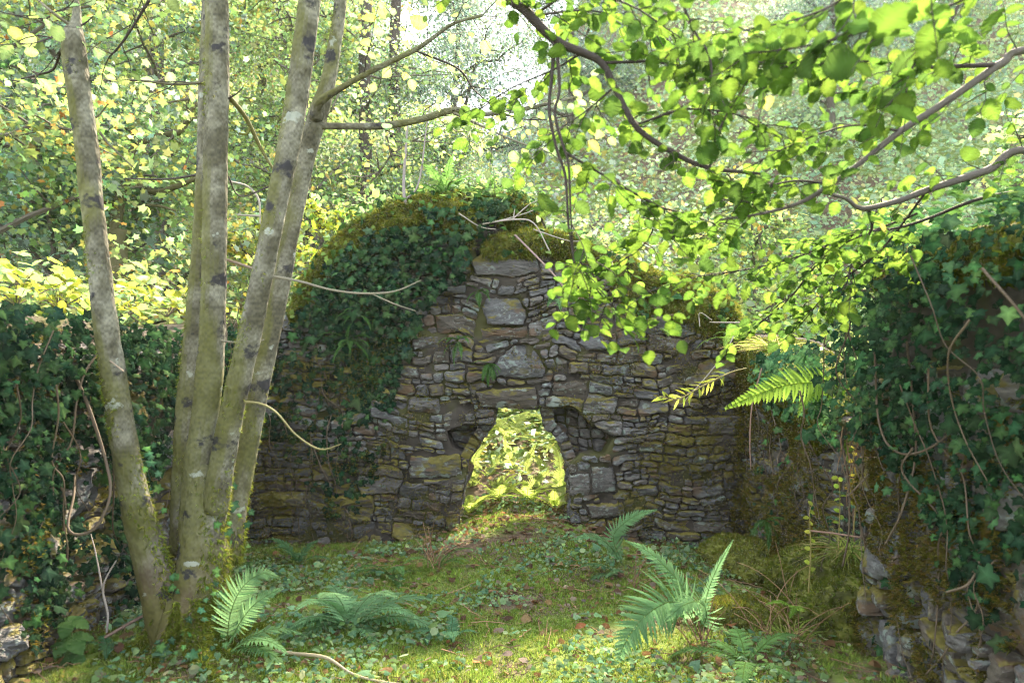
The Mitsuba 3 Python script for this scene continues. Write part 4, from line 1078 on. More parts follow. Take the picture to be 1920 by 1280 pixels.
fern('fern clump just right of the foot of the many stemmed tree', ground_at(425, 4.15), 3, 0.4, 0.1, rg, (0.17, 0.32, 0.14), (25, 50), (-0.6, 1.2), given=[
    (pts((425, 1215, 4.1), (432, 1150, 4.08), (455, 1100, 4.1), (490, 1075, 4.15), (525, 1082, 4.2)), 0.13, (0.4, -0.6, 0.7)), (pts((428, 1215, 4.1), (448, 1170, 4.0), (480, 1130, 4.0), (530, 1100, 4.05)), 0.11, (0.2, -0.5, 0.8))])
fern('low fern tucked against the gable foot left of the hole', ground_at(735, 5.9), 6, 0.36, 0.08, rg, (0.12, 0.24, 0.08), (20, 55), (2.6, 6.4))
fern('fern with brown dead stalks below, at the left edge of the hole', ground_at(820, 5.95), 5, 0.36, 0.07, rg, (0.14, 0.26, 0.08), (40, 75), (2.2, 6.8))
fern('small narrow fern drooping in the middle of the mossy floor', ground_at(845, 4.55), 4, 0.26, 0.06, rg, (0.10, 0.22, 0.12), (20, 60))
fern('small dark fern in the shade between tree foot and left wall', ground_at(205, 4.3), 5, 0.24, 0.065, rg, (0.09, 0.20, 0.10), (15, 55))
fern('small dim fern behind the many stemmed tree by the gable', ground_at(560, 6.3), 5, 0.34, 0.08, rg, (0.10, 0.21, 0.09), (30, 70))
fern('tiny fern at the foot of the dark gable corner behind the tree', ground_at(470, 6.0), 4, 0.24, 0.06, rg, (0.10, 0.20, 0.06), (30, 70))
fern('fern low in the right foreground with long thin fronds', ground_at(1400, 4.2), 6, 0.42, 0.08, rg, (0.15, 0.30, 0.10), (10, 45))
fern('small fern sprouting low on the bank in the gap, right foreground', at(1500, 1150, 4.2), 3, 0.18, 0.05, rg, (0.14, 0.26, 0.05), (10, 50), (2.6, 5.0))
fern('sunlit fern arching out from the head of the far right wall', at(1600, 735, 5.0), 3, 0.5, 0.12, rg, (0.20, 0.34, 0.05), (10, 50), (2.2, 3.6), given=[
    (pts((1612, 745, 5.05), (1560, 722, 4.9), (1500, 718, 4.75), (1430, 735, 4.62), (1358, 766, 4.5)), 0.15, (0.1, -0.95, 0.35)), (pts((1612, 770, 5.0), (1590, 830, 5.0), (1585, 880, 5.0)), 0.1, (-0.5, -0.6, 0.3))])
fern('lit fern on the wall head right of the moss mat, above the far right wall', at(1385, 640, 6.6), 5, 0.34, 0.08, rg, (0.20, 0.33, 0.06), (20, 70), (1.8, 5.2))
fern('pale fern frond tuft hanging from the gable below its right shoulder', at(1045, 560, 6.9), 3, 0.26, 0.06, rg, (0.14, 0.28, 0.12), (-10, 30), (3.4, 5.8))
for px, py, L, lab in ((858, 638, 0.26, 'small wall fern on the gable upper left of the pointed pale stone'), (915, 682, 0.2, 'small wall fern touching the left side of the pointed pale stone'), (1105, 578, 0.22, 'small wall fern on the gable right of the pale square stone'), (898, 545, 0.15, 'tiny wall fern above the pale square stone'), (668, 590, 0.26, 'drooping wall fern among the gable ivy, upper one'), (655, 640, 0.26, 'drooping wall fern among the gable ivy, lower one'), (1435, 975, 0.2, 'pale little fern on the dark far right wall'), (1190, 560, 0.2, 'wall fern under the right shoulder of the gable')):
    d = 6.92 if px < 1300 else 5.75
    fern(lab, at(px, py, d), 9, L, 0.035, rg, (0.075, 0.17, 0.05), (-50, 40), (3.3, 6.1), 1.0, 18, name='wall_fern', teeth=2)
fern('dark upright fern crowning the top of the gable', at(835, 372, 7.25), 14, 0.46, 0.085, rg, (0.10, 0.21, 0.05), (30, 85), None, 0.9, name='fern')
fern('lower spreading fern on the gable top right of the dark upright one', at(915, 372, 7.3), 12, 0.40, 0.07, rg, (0.10, 0.20, 0.05), (10, 60), None, 0.9)
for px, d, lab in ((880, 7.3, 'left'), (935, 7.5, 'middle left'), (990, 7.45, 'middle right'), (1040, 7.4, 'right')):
    fern('low fern on the sill of the hole, ' + lab + ' side', ground_at(px, d), 9, 0.33, 0.085, rg, (0.34, 0.45, 0.10), (25, 80), None, 0.9, 16)  # leaf colour brightened to stand in for sun on the shaded sill
# bracken in the sun beyond the hole
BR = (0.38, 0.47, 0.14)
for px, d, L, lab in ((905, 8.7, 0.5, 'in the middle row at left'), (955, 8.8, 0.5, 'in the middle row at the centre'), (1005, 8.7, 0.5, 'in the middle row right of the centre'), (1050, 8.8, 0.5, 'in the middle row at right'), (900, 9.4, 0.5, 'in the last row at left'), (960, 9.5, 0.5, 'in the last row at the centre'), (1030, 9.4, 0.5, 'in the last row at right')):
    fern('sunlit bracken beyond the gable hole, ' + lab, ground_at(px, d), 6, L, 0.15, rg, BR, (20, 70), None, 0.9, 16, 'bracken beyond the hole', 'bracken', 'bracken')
for lab, rows in (('nearest the left side of the hole', (((905, 975, 7.8), (885, 900, 7.8), (893, 850, 7.85), (920, 828, 7.9)), ((908, 975, 7.8), (925, 915, 7.75), (955, 885, 7.7)), ((900, 975, 7.9), (870, 930, 7.9), (860, 890, 7.9)), ((910, 970, 7.9), (915, 890, 8.0), (940, 850, 8.1)))),
                  ('in the front at the centre, tallest', (((978, 975, 8.1), (968, 900, 8.1), (950, 840, 8.15), (945, 815, 8.2)), ((975, 975, 7.8), (950, 925, 7.75), (915, 900, 7.7)), ((980, 975, 7.8), (1000, 910, 7.75), (1030, 880, 7.7)), ((976, 975, 7.95), (985, 880, 8.0), (1005, 830, 8.05)), ((970, 975, 7.7), (940, 945, 7.65), (900, 935, 7.6)))),
                  ('nearest the right side of the hole', (((1040, 975, 7.8), (1050, 900, 7.8), (1045, 850, 7.85), (1030, 830, 7.9)), ((1038, 975, 7.75), (1010, 930, 7.7), (975, 915, 7.65)), ((1042, 975, 7.9), (1065, 920, 7.9), (1075, 885, 7.9)), ((1035, 970, 7.9), (1025, 890, 8.0), (1000, 850, 8.1))))):
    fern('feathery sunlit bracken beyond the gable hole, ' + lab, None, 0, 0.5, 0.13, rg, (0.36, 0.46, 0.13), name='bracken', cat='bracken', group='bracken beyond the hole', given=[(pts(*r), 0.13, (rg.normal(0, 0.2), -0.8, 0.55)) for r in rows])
# more bracken on the slope outside, over the walls
for i, (x, y) in enumerate(((-3.9, 7.2), (-4.6, 6.3), (-3.6, 8.3), (3.2, 7.2), (3.6, 6.2), (3.1, 5.2), (3.9, 5.4), (3.0, 8.4), (2.2, 8.2), (-1.6, 8.4), (-0.6, 8.6), (1.2, 8.5))):
    fern('yellow green bracken outside the ' + ('left wall, behind the snapped stem', 'left wall, nearest the left edge', 'left wall, beside the middle stem', 'far right wall, near the gable', 'far right wall, behind its fern', 'gap in the right wall, close', 'gap in the right wall, farther', 'right corner of the gable', 'gable, behind its right shoulder', 'gable, behind its ivy covered left shoulder', 'gable, left of the hole', 'gable, right of the hole')[i], (x, y, float(height(x, y))), 7, 0.95, 0.2, rg, (0.26, 0.36, 0.06), (35, 85), None, 0.9, 18, 'bracken outside the walls', 'bracken', 'bracken')

# ------------------------------------------------------------------ trees and shrubs on the slope


def tree(label, base, h, spread, nleaf, size, cols, w, seed, low=0.22, r0=0.12, lean=(0, 0), tm=SIMPLE, cat='tree', name='tree', nl=13, flat=0.45, bark=(0.09, 0.08, 0.06), group=None, clump=0.25, proto=None):
    rg = np.random.default_rng(seed)
    x, y = base
    z = 0.0 if proto else float(height(x, y)) - 0.1
    key = None if proto else thing(name, label, cat, group)
    k = 9
    t = np.linspace(0, 1, k)
    tp = np.column_stack([x + lean[0] * h * t + np.cumsum(rg.normal(0, 0.02 * h, k)) * 0.6, y + lean[1] * h * t + np.cumsum(rg.normal(0, 0.02 * h, k)) * 0.6, z + 0.92 * h * t, r0 * (1 - 0.85 * t)])
    P = cr(tp, 0.2)
    mt = Mesh().add(*tube(P[:, :3], P[:, 3], 9, 0.12, seed), bark)
    m, cl = Mesh(), []
    for i in range(nl):
        f = low + (1 - low) * (i + rg.uniform(0.1, 0.9)) / nl * 0.98
        a = P[min(int(f * len(P)), len(P) - 1)]
        az = i * 2.4 + rg.normal(0, 0.4)
        L = spread * (1.05 - 0.62 * (f - low) / (1 - low)) * rg.uniform(0.65, 1.15)
        el = rg.uniform(0.05, 0.75)
        d = np.array([math.cos(az) * math.cos(el), math.sin(az) * math.cos(el), math.sin(el)])
        C = a[:3] + np.linspace(0, 1, 7)[:, None] * d * L + np.cumsum(rg.normal(0, 0.05 * L, (7, 3)), 0) * 0.6
        m.add(*tube(C, np.linspace(a[3] * 0.55 + 0.008, 0.008, 7), 5), bark)
        for j in range(2, 7):
            cl.append((C[j], L * 0.26))
            for _ in range(2):
                e = unit(rg.normal(0, 1, 3) * [1, 1, 0.5])
                q = C[j] + e * L * rg.uniform(0.15, 0.42)
                m.add(*tube(np.array([C[j], (C[j] + q) / 2 + rg.normal(0, 0.03, 3), q]), [0.012, 0.008, 0.004], 4), bark)
                cl.append((q, L * 0.22))
    c = np.array([q for q, _ in cl])
    s = np.array([q for _, q in cl])
    i = rg.choice(len(c), nleaf, p=s / s.sum())
    pos = c[i] + rg.normal(0, 1, (nleaf, 3)) * s[i][:, None] * np.array([1, 1, flat]) * clump / 0.34
    nr = np.array([0.1, 0.4, 0.8]) + rg.normal(0, 0.55, (nleaf, 3))
    ml = Mesh()
    tone = np.exp(np.random.default_rng(seed + 5).normal(0, 0.32, (len(c), 1)))[i]
    leaves(ml, tm, pos, nr, rg.normal(0, 1, (nleaf, 3)) - [0, 0, 0.3], size * np.exp(rg.normal(0, 0.3, nleaf)), np.clip(pal(rg, nleaf, cols, w, 0.22, 0.1) * tone, 0, 0.8), 1.15)
    if proto:
        scene[proto] = {'type': 'shapegroup', **{nm: mikit.ply(q.arr()[:2], mt_, smooth=sm, color=q.arr()[2]) for nm, q, mt_, sm in (('trunk', mt, 'wood_mat', True), ('limbs', m, 'wood_mat', False), ('crown', ml, 'far_leaf_mat', False))}}
        return proto
    part(key, 'trunk', mt, 'wood_mat', True)
    part(key, 'limbs', m, 'wood_mat')
    part(key, 'crown', ml, 'far_leaf_mat', kind='stuff')
    return key


# young trees close behind the walls: big enough leaves to read one by one
tree('young maple with yellow green and orange leaves behind the left wall at the left edge', (-4.6, 7.4), 6.0, 2.1, 9000, 0.055, [YG, LG, YE, OR], [5, 4, 1.2, 0.4], 1, 0.2, 0.06, tm=LOBED, cat='young tree', name='young_tree')
tree('young maple with lime leaves between the snapped stem and the middle stem', (-3.9, 9.3), 6.2, 2.0, 9500, 0.052, [YG, LG, BG, YE], [5, 3, 3, 0.8], 2, 0.25, 0.06, tm=LOBED, cat='young tree', name='young_tree')
tree('blue green leaved young tree with drooping sprays, left of the middle stem', (-4.4, 8.2), 4.3, 1.5, 7000, 0.06, [BG, GR, LG], [5, 3, 2], 3, 0.2, 0.05, tm=LOBED, cat='young tree', name='young_tree')
tree('airy young tree with small lime leaves above the middle of the gable', (-2.5, 10.4), 5.6, 1.7, 5500, 0.05, [YG, LG, YE], [5, 3, 0.6], 4, 0.38, 0.05, tm=SMALL, cat='young tree', name='young_tree')
tree('young tree with pale lime leaves behind the right shoulder of the gable', (2.6, 9.0), 3.0, 1.2, 4200, 0.055, [YG, LG, YE], [5, 3, 0.8], 5, 0.2, 0.04, tm=SMALL, cat='young tree', name='young_tree')
tree('young tree with bright leaves behind the gap in the right wall', (3.0, 6.9), 2.6, 1.1, 4000, 0.055, [YG, LG], [5, 3], 6, 0.15, 0.035, tm=SMALL, cat='young tree', name='young_tree')
tree('leafy young tree rising behind the near right wall', (4.6, 7.0), 3.3, 1.4, 4200, 0.055, [YG, LG, GR], [4, 3, 2], 7, 0.2, 0.04, tm=LOBED, cat='young tree', name='young_tree')
tree('lime leaved shrub on the bank just behind the head of the left wall', (-3.5, 6.4), 2.1, 0.9, 2600, 0.055, [YG, (0.40, 0.42, 0.05), YE], [4, 4, 1], 8, 0.2, 0.02, tm=LOBED, cat='shrub', name='shrub', nl=9)
tree('yellow shrub showing between the middle stem and the leaning stems', (-2.6, 8.5), 2.6, 0.9, 2400, 0.05, [(0.42, 0.42, 0.05), YE, YG], [4, 2, 3], 9, 0.25, 0.02, tm=SMALL, cat='shrub', name='shrub', nl=9)
tree('yellow green shrub against the left shoulder of the gable', (-1.8, 8.2), 2.7, 0.8, 2400, 0.048, [(0.38, 0.42, 0.05), YG], [3, 3], 10, 0.3, 0.02, tm=SMALL, cat='shrub', name='shrub', nl=9)
tree('leafy bramble like shrub at the left edge above the wall ivy', (-4.0, 5.4), 1.9, 0.9, 2600, 0.055, [LG, YG, BG], [4, 4, 2], 11, 0.2, 0.02, tm=LOBED, cat='shrub', name='shrub', nl=9)

# wood on the slope
PL = (0.36, 0.45, 0.36)  # pale leaf tone stands in for sky glints and haze
W_ = [
    (-10.5, 15.0, 9.0, 3.4, [LG, BG, YE, OR], [5, 4, 1.5, 0.3], 'tree with blue green and yellow leaves at the far left of the slope', 0.2),
    (-6.6, 13.2, 8.5, 3.0, [BG, LG, GR], [4, 3, 3], 'dark limbed tree behind the snapped stem, blue green leaves', 0.25),
    (-4.6, 15.5, 8.5, 2.8, [YG, YE, LG], [5, 2, 2], 'yellowing tree on the slope between the middle and leaning stems', 0.25),
    (-3.0, 13.0, 6.8, 2.3, [YG, LG, YE], [5, 3, 2], 'light green tree on the slope behind the leaning stems', 0.3),
    (-0.9, 16.5, 7.4, 2.2, [BG, PL, YG], [4, 3, 3], 'pale green tree on the slope behind the top of the gable', 0.3),
    (-1.3, 12.0, 3.8, 1.4, [LG, YG, YE], [4, 4, 1], 'low light tree just behind the chimney stub', 0.2),
    (6.4, 17.5, 5.5, 2.1, [BG, PL], [4, 3], 'grey green tree low on the slope behind the hanging twigs', 0.25),
    (9.6, 24.0, 6.5, 2.4, [BG, PL, YG], [4, 4, 1], 'small round tree alone on the pale slope, right half', 0.2),
    (13.5, 25.0, 6.5, 2.6, [PL, BG], [3, 4], 'bushy tree on the pale slope near the right edge', 0.2),
    (-14.0, 22.0, 11.0, 4.0, [LG, BG, YE], [4, 4, 1], 'big tree up the slope at the far left', 0.2),
    (-8.6, 22.0, 10.5, 3.8, [YG, PL, YE], [4, 4, 1.5], 'big yellow green tree up the slope behind the dark limbed tree', 0.2),
    (-4.6, 25.0, 9.0, 3.2, [PL, BG], [4, 4], 'tall tree high on the slope left of the bright gap of sky', 0.25),
    (2.0, 27.0, 8.5, 3.0, [BG, PL], [4, 4], 'tall tree high on the slope right of the bright gap of sky', 0.25),
    (-18.0, 30.0, 12.0, 4.5, [PL, BG], [4, 4], 'tree on the upper slope, farthest to the left', 0.2),
    (-10.5, 33.0, 12.0, 4.5, [PL, YG], [4, 3], 'tree on the upper slope, left of the yellow one', 0.2),
    (5.2, 34.0, 10.0, 3.6, [BG, PL], [4, 4], 'blue green tree on the skyline above the arching branch', 0.15),
    (8.4, 38.0, 9.0, 3.8, [(0.07, 0.14, 0.08), BG], [4, 4], 'dark blue green tree on the skyline, right half', 0.15),
    (18.0, 36.0, 10.0, 4.0, [BG, PL], [4, 4], 'tree on the skyline at the right edge', 0.2),
]
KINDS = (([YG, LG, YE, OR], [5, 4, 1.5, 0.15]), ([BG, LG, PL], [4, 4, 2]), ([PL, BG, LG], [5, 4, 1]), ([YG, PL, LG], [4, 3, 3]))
for i, (cols, w) in enumerate(KINDS):
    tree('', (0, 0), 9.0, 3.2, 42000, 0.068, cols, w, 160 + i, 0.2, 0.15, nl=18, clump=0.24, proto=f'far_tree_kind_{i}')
for i, (x, y, h, sp, cols, w, lab, low) in enumerate(W_):
    k = 0 if YE in cols[:2] else 2 if PL in cols[:2] and BG in cols[:2] else 3 if YG in cols[:2] else 1
    key = thing('tree', lab, 'tree')
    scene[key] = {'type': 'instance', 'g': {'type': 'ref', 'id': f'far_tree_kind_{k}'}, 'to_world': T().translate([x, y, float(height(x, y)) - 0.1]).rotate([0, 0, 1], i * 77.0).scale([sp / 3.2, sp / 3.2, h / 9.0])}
    labels[key + '__crown'] = {'kind': 'stuff'}
# dark crooked limb-tree seen through the stems on the left
rg = np.random.default_rng(505)
ct = thing('crooked_tree', 'dark crooked bare limbed tree seen between the snapped stem and the middle stem', 'tree')
for rows in (((210, 470, 8.0, 30), (222, 390, 8.0, 24), (240, 345, 8.0, 20), (290, 360, 8.0, 13), (330, 350, 7.9, 12), (372, 333, 7.8, 10)), ((240, 345, 8.0, 16), (250, 280, 8.1, 14), (300, 255, 8.2, 13), (340, 245, 8.2, 13), (358, 205, 8.3, 11), (380, 190, 8.3, 9)), ((338, 246, 8.2, 11), (350, 228, 8.2, 11), (375, 222, 8.2, 10)), ((352, 212, 8.3, 8), (350, 175, 8.3, 6), (362, 165, 8.4, 4)), ((250, 390, 8.0, 8), (290, 385, 7.9, 7), (330, 395, 7.9, 4)), ((222, 430, 8.0, 40), (214, 640, 8.0, 46))):
    limb(ct, 'limb', limb_pts(rows), 0.05, 8, 0.15, 5, 'wood_mat', (0.085, 0.08, 0.035))
for (px, d, w, lab) in ((985, 10.8, 70, 'grey trunk seen through the top of the hole in the gable'), (690, 12.0, 26, 'dark slim trunk on the slope left of the gable top'), (745, 13.5, 24, 'second dark slim trunk on the slope left of the gable top'), (300, 12.5, 30, 'bare trunk deep in the wood at left')):
    g = ground_at(px, d)
    tk = thing('tree', lab, 'tree')
    r = w / 2 / F * d
    hh = 1.5 if px == 985 else 7.0
    P = cr(np.array([[*g, r * 1.3], [g[0] + 0.03, g[1], g[2] + 1.0, r], [g[0] - 0.05, g[1], g[2] + hh * 0.6, r * 0.85], [g[0] + 0.12, g[1], g[2] + hh, r * 0.6]]), 0.1)
    part(tk, 'trunk', Mesh().add(*tube(P[:, :3], P[:, 3], 12, 0.12, 3), (0.10, 0.095, 0.08) if px > 900 else (0.06, 0.05, 0.04)), 'wood_mat', True)
    m, ml = Mesh(), Mesh()
    for i in range(6):
        f = rg.uniform(0.45, 1.0)
        a = P[int(f * (len(P) - 1))]
        d3 = unit(np.append(rg.normal(0, 1, 2), rg.uniform(0.1, 0.8)))
        C = a[:3] + np.linspace(0, 1, 6)[:, None] * d3 * rg.uniform(0.6, 1.5) + np.cumsum(rg.normal(0, 0.04, (6, 3)), 0)
        m.add(*tube(C, np.linspace(0.02, 0.005, 6), 5), (0.09, 0.08, 0.06))
        c, p, dd = sprays(C, rg, 0.25, 0.5, 0.10, 0.3)
        leaves(ml, BROAD, p, np.array([0, 0.4, 0.8]) + rg.normal(0, 0.4, p.shape), dd, rg.uniform(0.05, 0.09, len(p)), pal(rg, len(p), [YG, LG]))
    part(tk, 'limbs', m, 'wood_mat')
    part(tk, 'crown', ml, 'far_leaf_mat', kind='stuff')

# undergrowth that covers the slope
rg = np.random.default_rng(606)
n = 200000
iy = 1 / rg.uniform(1 / 60, 1 / 7.7, n)
a = rg.uniform(-0.74, 0.74, n)
x = a * iy
keep = ~((iy < 7.65) | ((np.abs(x) < 1.1) & (iy < 9.4) & (rg.random(n) < 0.8)))
x, iy = x[keep], iy[keep]
side = rg.random((9000, 2)) * [3.0, 5.5]
x = np.concatenate([x, -2.95 - side[:, 0], 2.55 + side[:, 0]])
iy = np.concatenate([iy, 2.4 + side[:, 1], 2.4 + side[:, 1]])
patch = meshkit.fbm(np.stack([x * 0.5, iy * 0.5, x * 0], -1), 3, 21)
hgt = np.where((np.abs(x) < 2.0) & (iy < 11.5), 0.25, 1.0) * (0.25 + 0.9 * patch) * rg.random(len(x)) * np.clip(iy / 9, 0.5, 2.2)
pos = np.column_stack([x, iy, height(x, iy) + hgt])
n = len(pos)
right = ss(0.5, 5, x)
c1, c2 = pal(rg, n, [LG, YG, (0.36, 0.45, 0.36), (0.26, 0.19, 0.10), YE], [3, 3, 4, 1.2, 0.8]), pal(rg, n, [(0.28, 0.40, 0.22), (0.35, 0.44, 0.22), (0.25, 0.38, 0.25), (0.40, 0.38, 0.18)], [4, 4, 3, 0.5])  # pale tones stand in for sunlight, glints and haze on the slope
m = Mesh()
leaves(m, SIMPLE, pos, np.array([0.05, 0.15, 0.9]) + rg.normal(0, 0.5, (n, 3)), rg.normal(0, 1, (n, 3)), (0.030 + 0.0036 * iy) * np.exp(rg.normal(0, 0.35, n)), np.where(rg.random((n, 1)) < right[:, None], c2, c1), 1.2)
m.put('undergrowth', 'far_leaf_mat')
labels['undergrowth'] = {'label': 'leafy bramble and fern undergrowth covering the slope behind the ruin', 'category': 'undergrowth', 'kind': 'stuff'}

# ------------------------------------------------------------------ floor of the ruin
rg = np.random.default_rng(707)


def floor_pts(n, y0=2.9, y1=7.5, x0=-2.3, x1=2.3):
    y = y0 + (y1 - y0) * rg.random(n) ** 1.0
    x = rg.uniform(x0, x1, n)
    return np.column_stack([x, y, height(x, y)])


p = floor_pts(140000)
f = meshkit.fbm(np.column_stack([p[:, :2] * 1.9, np.full(len(p), 5.0)]), 4, 31) + 0.08 * ss(6.2, 5.2, p[:, 1]) - 0.25 * ss(0.9, 0.3, abs(p[:, 0])) * ss(6.2, 6.6, p[:, 1]) - 0.10 * ss(-1.75, -2.1, p[:, 0])
p = p[f + rg.normal(0, 0.05, len(p)) > 0.40]
m = Mesh()
tufts(m, p, np.broadcast_to([0, 0, 1.0], p.shape), 0.030 * (0.7 + 0.8 * meshkit.noise(np.column_stack([p[:, :2] * 5, p[:, :1] * 0]))), rg, [(0.20, 0.29, 0.055), (0.27, 0.36, 0.075), (0.13, 0.19, 0.035), (0.28, 0.28, 0.08)], 0.0, [3, 2, 2, 0.7])
m.put('moss_carpet', 'moss_mat')
labels['moss_carpet'] = {'label': 'bright moss carpet on the floor of the ruin', 'category': 'moss', 'kind': 'stuff'}
p = floor_pts(19000)
f = meshkit.fbm(np.column_stack([p[:, :2] * 2.3, np.full(len(p), 9.0)]), 3, 41)
p = p[f + rg.normal(0, 0.06, len(p)) > 0.50]
n = len(p)
m = Mesh()
k = rg.random(n) < 0.25
for sel, tm, cols in ((k, CLOVER, [(0.27, 0.38, 0.21), (0.34, 0.42, 0.24)]), (~k, IVY2, [(0.19, 0.32, 0.17), (0.24, 0.36, 0.14), (0.14, 0.27, 0.16)])):
    q = p[sel]
    leaves(m, tm, q + [0, 0, 0.02] + np.array([0, 0, 1]) * rg.random((len(q), 1)) * 0.05, np.array([0, -0.25, 1]) + rg.normal(0, 0.40, q.shape), rg.normal(0, 1, q.shape), 0.025 * np.exp(rg.normal(0, 0.38, len(q))), pal(rg, len(q), cols))
m.put('ground_leaves', 'leaf_mat')
labels['ground_leaves'] = {'label': 'small pale green seedlings and creeping leaves on the moss', 'category': 'ground cover', 'kind': 'stuff'}
p = floor_pts(2200)
p = np.vstack([p, floor_pts(500, 6.5, 7.5, -0.7, 0.8)])
n = len(p)
m = Mesh()
leaves(m, BROAD_S, p + [0, 0, 0.02], np.array([0, -0.1, 1]) + rg.normal(0, 0.35, (n, 3)), rg.normal(0, 1, (n, 3)), 0.042 * np.exp(rg.normal(0, 0.3, n)), pal(rg, n, [(0.22, 0.12, 0.06), (0.28, 0.19, 0.10), (0.15, 0.09, 0.06), (0.30, 0.24, 0.20)]))
m.put('leaf_litter', 'leaf_mat')
labels['leaf_litter'] = {'label': 'fallen brown leaves scattered over the moss', 'category': 'leaf litter', 'kind': 'stuff'}
m = Mesh()
p = floor_pts(700)
for q in p:
    d = unit(np.append(rg.normal(0, 1, 2), rg.normal(0.05, 0.12)))
    L = rg.uniform(0.06, 0.30)
    C = q + [0, 0, 0.02] + np.linspace(-0.5, 0.5, 5)[:, None] * d * L + rg.normal(0, 0.006, (5, 3))
    m.add(*tube(C, rg.uniform(0.0012, 0.0032), 4), np.array(DRY) * rg.uniform(0.5, 1.6))
m.put('litter_twigs', 'wood_mat')
labels['litter_twigs'] = {'label': 'small dry twigs lying on the moss floor', 'category': 'twigs', 'kind': 'stuff'}


def blades(key, name, base, n, L, spread, rng, cols, lean=(0, 0, 0), w=0.004):
    m = Mesh()
    for _ in range(n):
        d = unit(np.array([rng.normal(0, spread), rng.normal(0, spread), 1.0]) + lean)
        l = L * rng.uniform(0.5, 1.2)
        t = np.linspace(0, 1, 6)[:, None]
        out = d * [1, 1, 0]
        C = np.asarray(base) + rng.normal(0, 0.03, 3) * [1, 1, 0.2] + t * d * l + t ** 2 * l * (out * 0.6 - [0, 0, 0.55])
        s = unit(np.cross(d, rng.normal(0, 1, 3))) * w * (1 - t ** 2)
        V = np.vstack([C - s, C + s])
        i = np.arange(5)
        m.add(V, np.stack([i, i + 1, i + 7, i + 6], 1), pal(rng, 1, cols)[0])
    part(key, name, m, 'leaf_mat', kind='stuff')


GC = [(0.30, 0.38, 0.08), (0.22, 0.32, 0.06), (0.42, 0.36, 0.16)]
gt = thing('grass_tuft', 'hanging grass tuft on the mossy bank in the gap of the right wall', 'grass')
blades(gt, 'blades', at(1590, 1040, 4.85), 150, 0.30, 0.5, rg, GC, (-0.35, -0.5, 0))
gt = thing('grass_tuft', 'pale grass tuft on the head of the far right wall, under the sunlit fern', 'grass')
blades(gt, 'blades', at(1450, 660, 6.0), 120, 0.28, 0.6, rg, GC, (-0.5, -0.2, 0))
gt = thing('grass_tuft', 'thin grass leaning out low in the right foreground', 'grass')
blades(gt, 'blades', ground_at(1480, 4.5), 60, 0.30, 0.5, rg, GC)
# grass blades strewn over the floor
m = Mesh()
q = floor_pts(900, 2.9, 6.6)
for b in q:
    d = unit(np.array([rg.normal(0, 0.5), rg.normal(0, 0.5), 1.0]))
    l = rg.uniform(0.04, 0.14)
    t = np.linspace(0, 1, 4)[:, None]
    C = b + t * d * l + t ** 2 * l * (d * [1, 1, 0] * 0.6 - [0, 0, 0.4])
    s = unit(np.cross(d, rg.normal(0, 1, 3))) * 0.002 * (1 - t ** 2)
    i = np.arange(3)
    m.add(np.vstack([C - s, C + s]), np.stack([i, i + 1, i + 5, i + 4], 1), pal(rg, 1, GC)[0])
m.put('floor_grass', 'leaf_mat')
labels['floor_grass'] = {'label': 'sparse thin grass blades standing in the moss', 'category': 'grass', 'kind': 'stuff'}


def stick(name, label, cat, rows, col, n=6, extra=(), group=None):
    key = thing(name, label, cat, group)
    P = cr(limb_pts(rows), 0.03)
    part(key, 'stem', Mesh().add(*tube(P[:, :3], np.maximum(P[:, 3], 0.0012), n, 0.05), col), 'wood_mat', True)
    for r in extra:
        P = cr(limb_pts(r), 0.03)
        part(key, 'side_twig', Mesh().add(*tube(P[:, :3], np.maximum(P[:, 3], 0.001), 5), col), 'wood_mat', True)
    return key


PALE = (0.30, 0.27, 0.24)
stick('fallen_branch', 'pale fallen branch on the moss right of the tree foot', 'branch', ((470, 1212, 4.3, 6), (540, 1223, 4.2, 7), (610, 1232, 4.1, 7), (660, 1262, 3.98, 5), (720, 1278, 3.92, 5), (800, 1285, 3.9, 3)), (0.30, 0.25, 0.16))
stick('fallen_branch', 'brown fallen stick leaning between the tree foot and the left wall', 'branch', ((196, 1195, 4.3, 6), (235, 1172, 4.35, 7), (276, 1150, 4.4, 7)), (0.17, 0.12, 0.09))
stick('bramble', 'bare pale bramble cane forking up from the foot of the left wall', 'bramble', ((200, 1185, 4.4, 5), (202, 1150, 4.4, 5), (193, 1110, 4.42, 5), (198, 1085, 4.42, 4), (218, 1050, 4.45, 3)), PALE, 6, (((193, 1110, 4.42, 4), (180, 1040, 4.45, 3), (170, 1000, 4.5, 2)),))
stick('sapling', 'slender pale sapling forking on the left crest of the gable', 'sapling', ((767, 402, 6.95, 9), (759, 375, 6.95, 7), (757, 340, 6.95, 6), (760, 290, 6.95, 5), (764, 235, 6.95, 3)), (0.24, 0.21, 0.21), 7, (((762, 372, 6.95, 5), (780, 355, 6.95, 4), (790, 318, 6.95, 4), (798, 250, 6.95, 3), (806, 200, 6.95, 2)),))
stick('dead_stem', 'dead pale bramble tangled over the crest of the gable', 'stem', ((905, 420, 6.8, 3), (960, 412, 6.75, 4), (1000, 418, 6.7, 3), (1030, 470, 6.7, 3)), PALE, 5, (((962, 412, 6.75, 3), (965, 392, 6.75, 2)), ((960, 412, 6.75, 3), (990, 385, 6.75, 2), (1010, 375, 6.75, 2)), ((920, 418, 6.8, 2), (985, 400, 6.75, 2), (1030, 380, 6.8, 2)), ((1000, 430, 6.7, 3), (1060, 450, 6.7, 2), (1090, 453, 6.7, 2)), ((860, 400, 6.8, 3), (900, 425, 6.8, 2), (930, 430, 6.8, 2))))
stick('dead_stem', 'long thin dead stem hanging down the gable right of the pale top stone', 'stem', ((965, 440, 6.75, 4), (1000, 475, 6.7, 4), (1040, 517, 6.7, 4), (1065, 548, 6.72, 3), (1085, 560, 6.75, 2)), (0.26, 0.19, 0.17), 5)
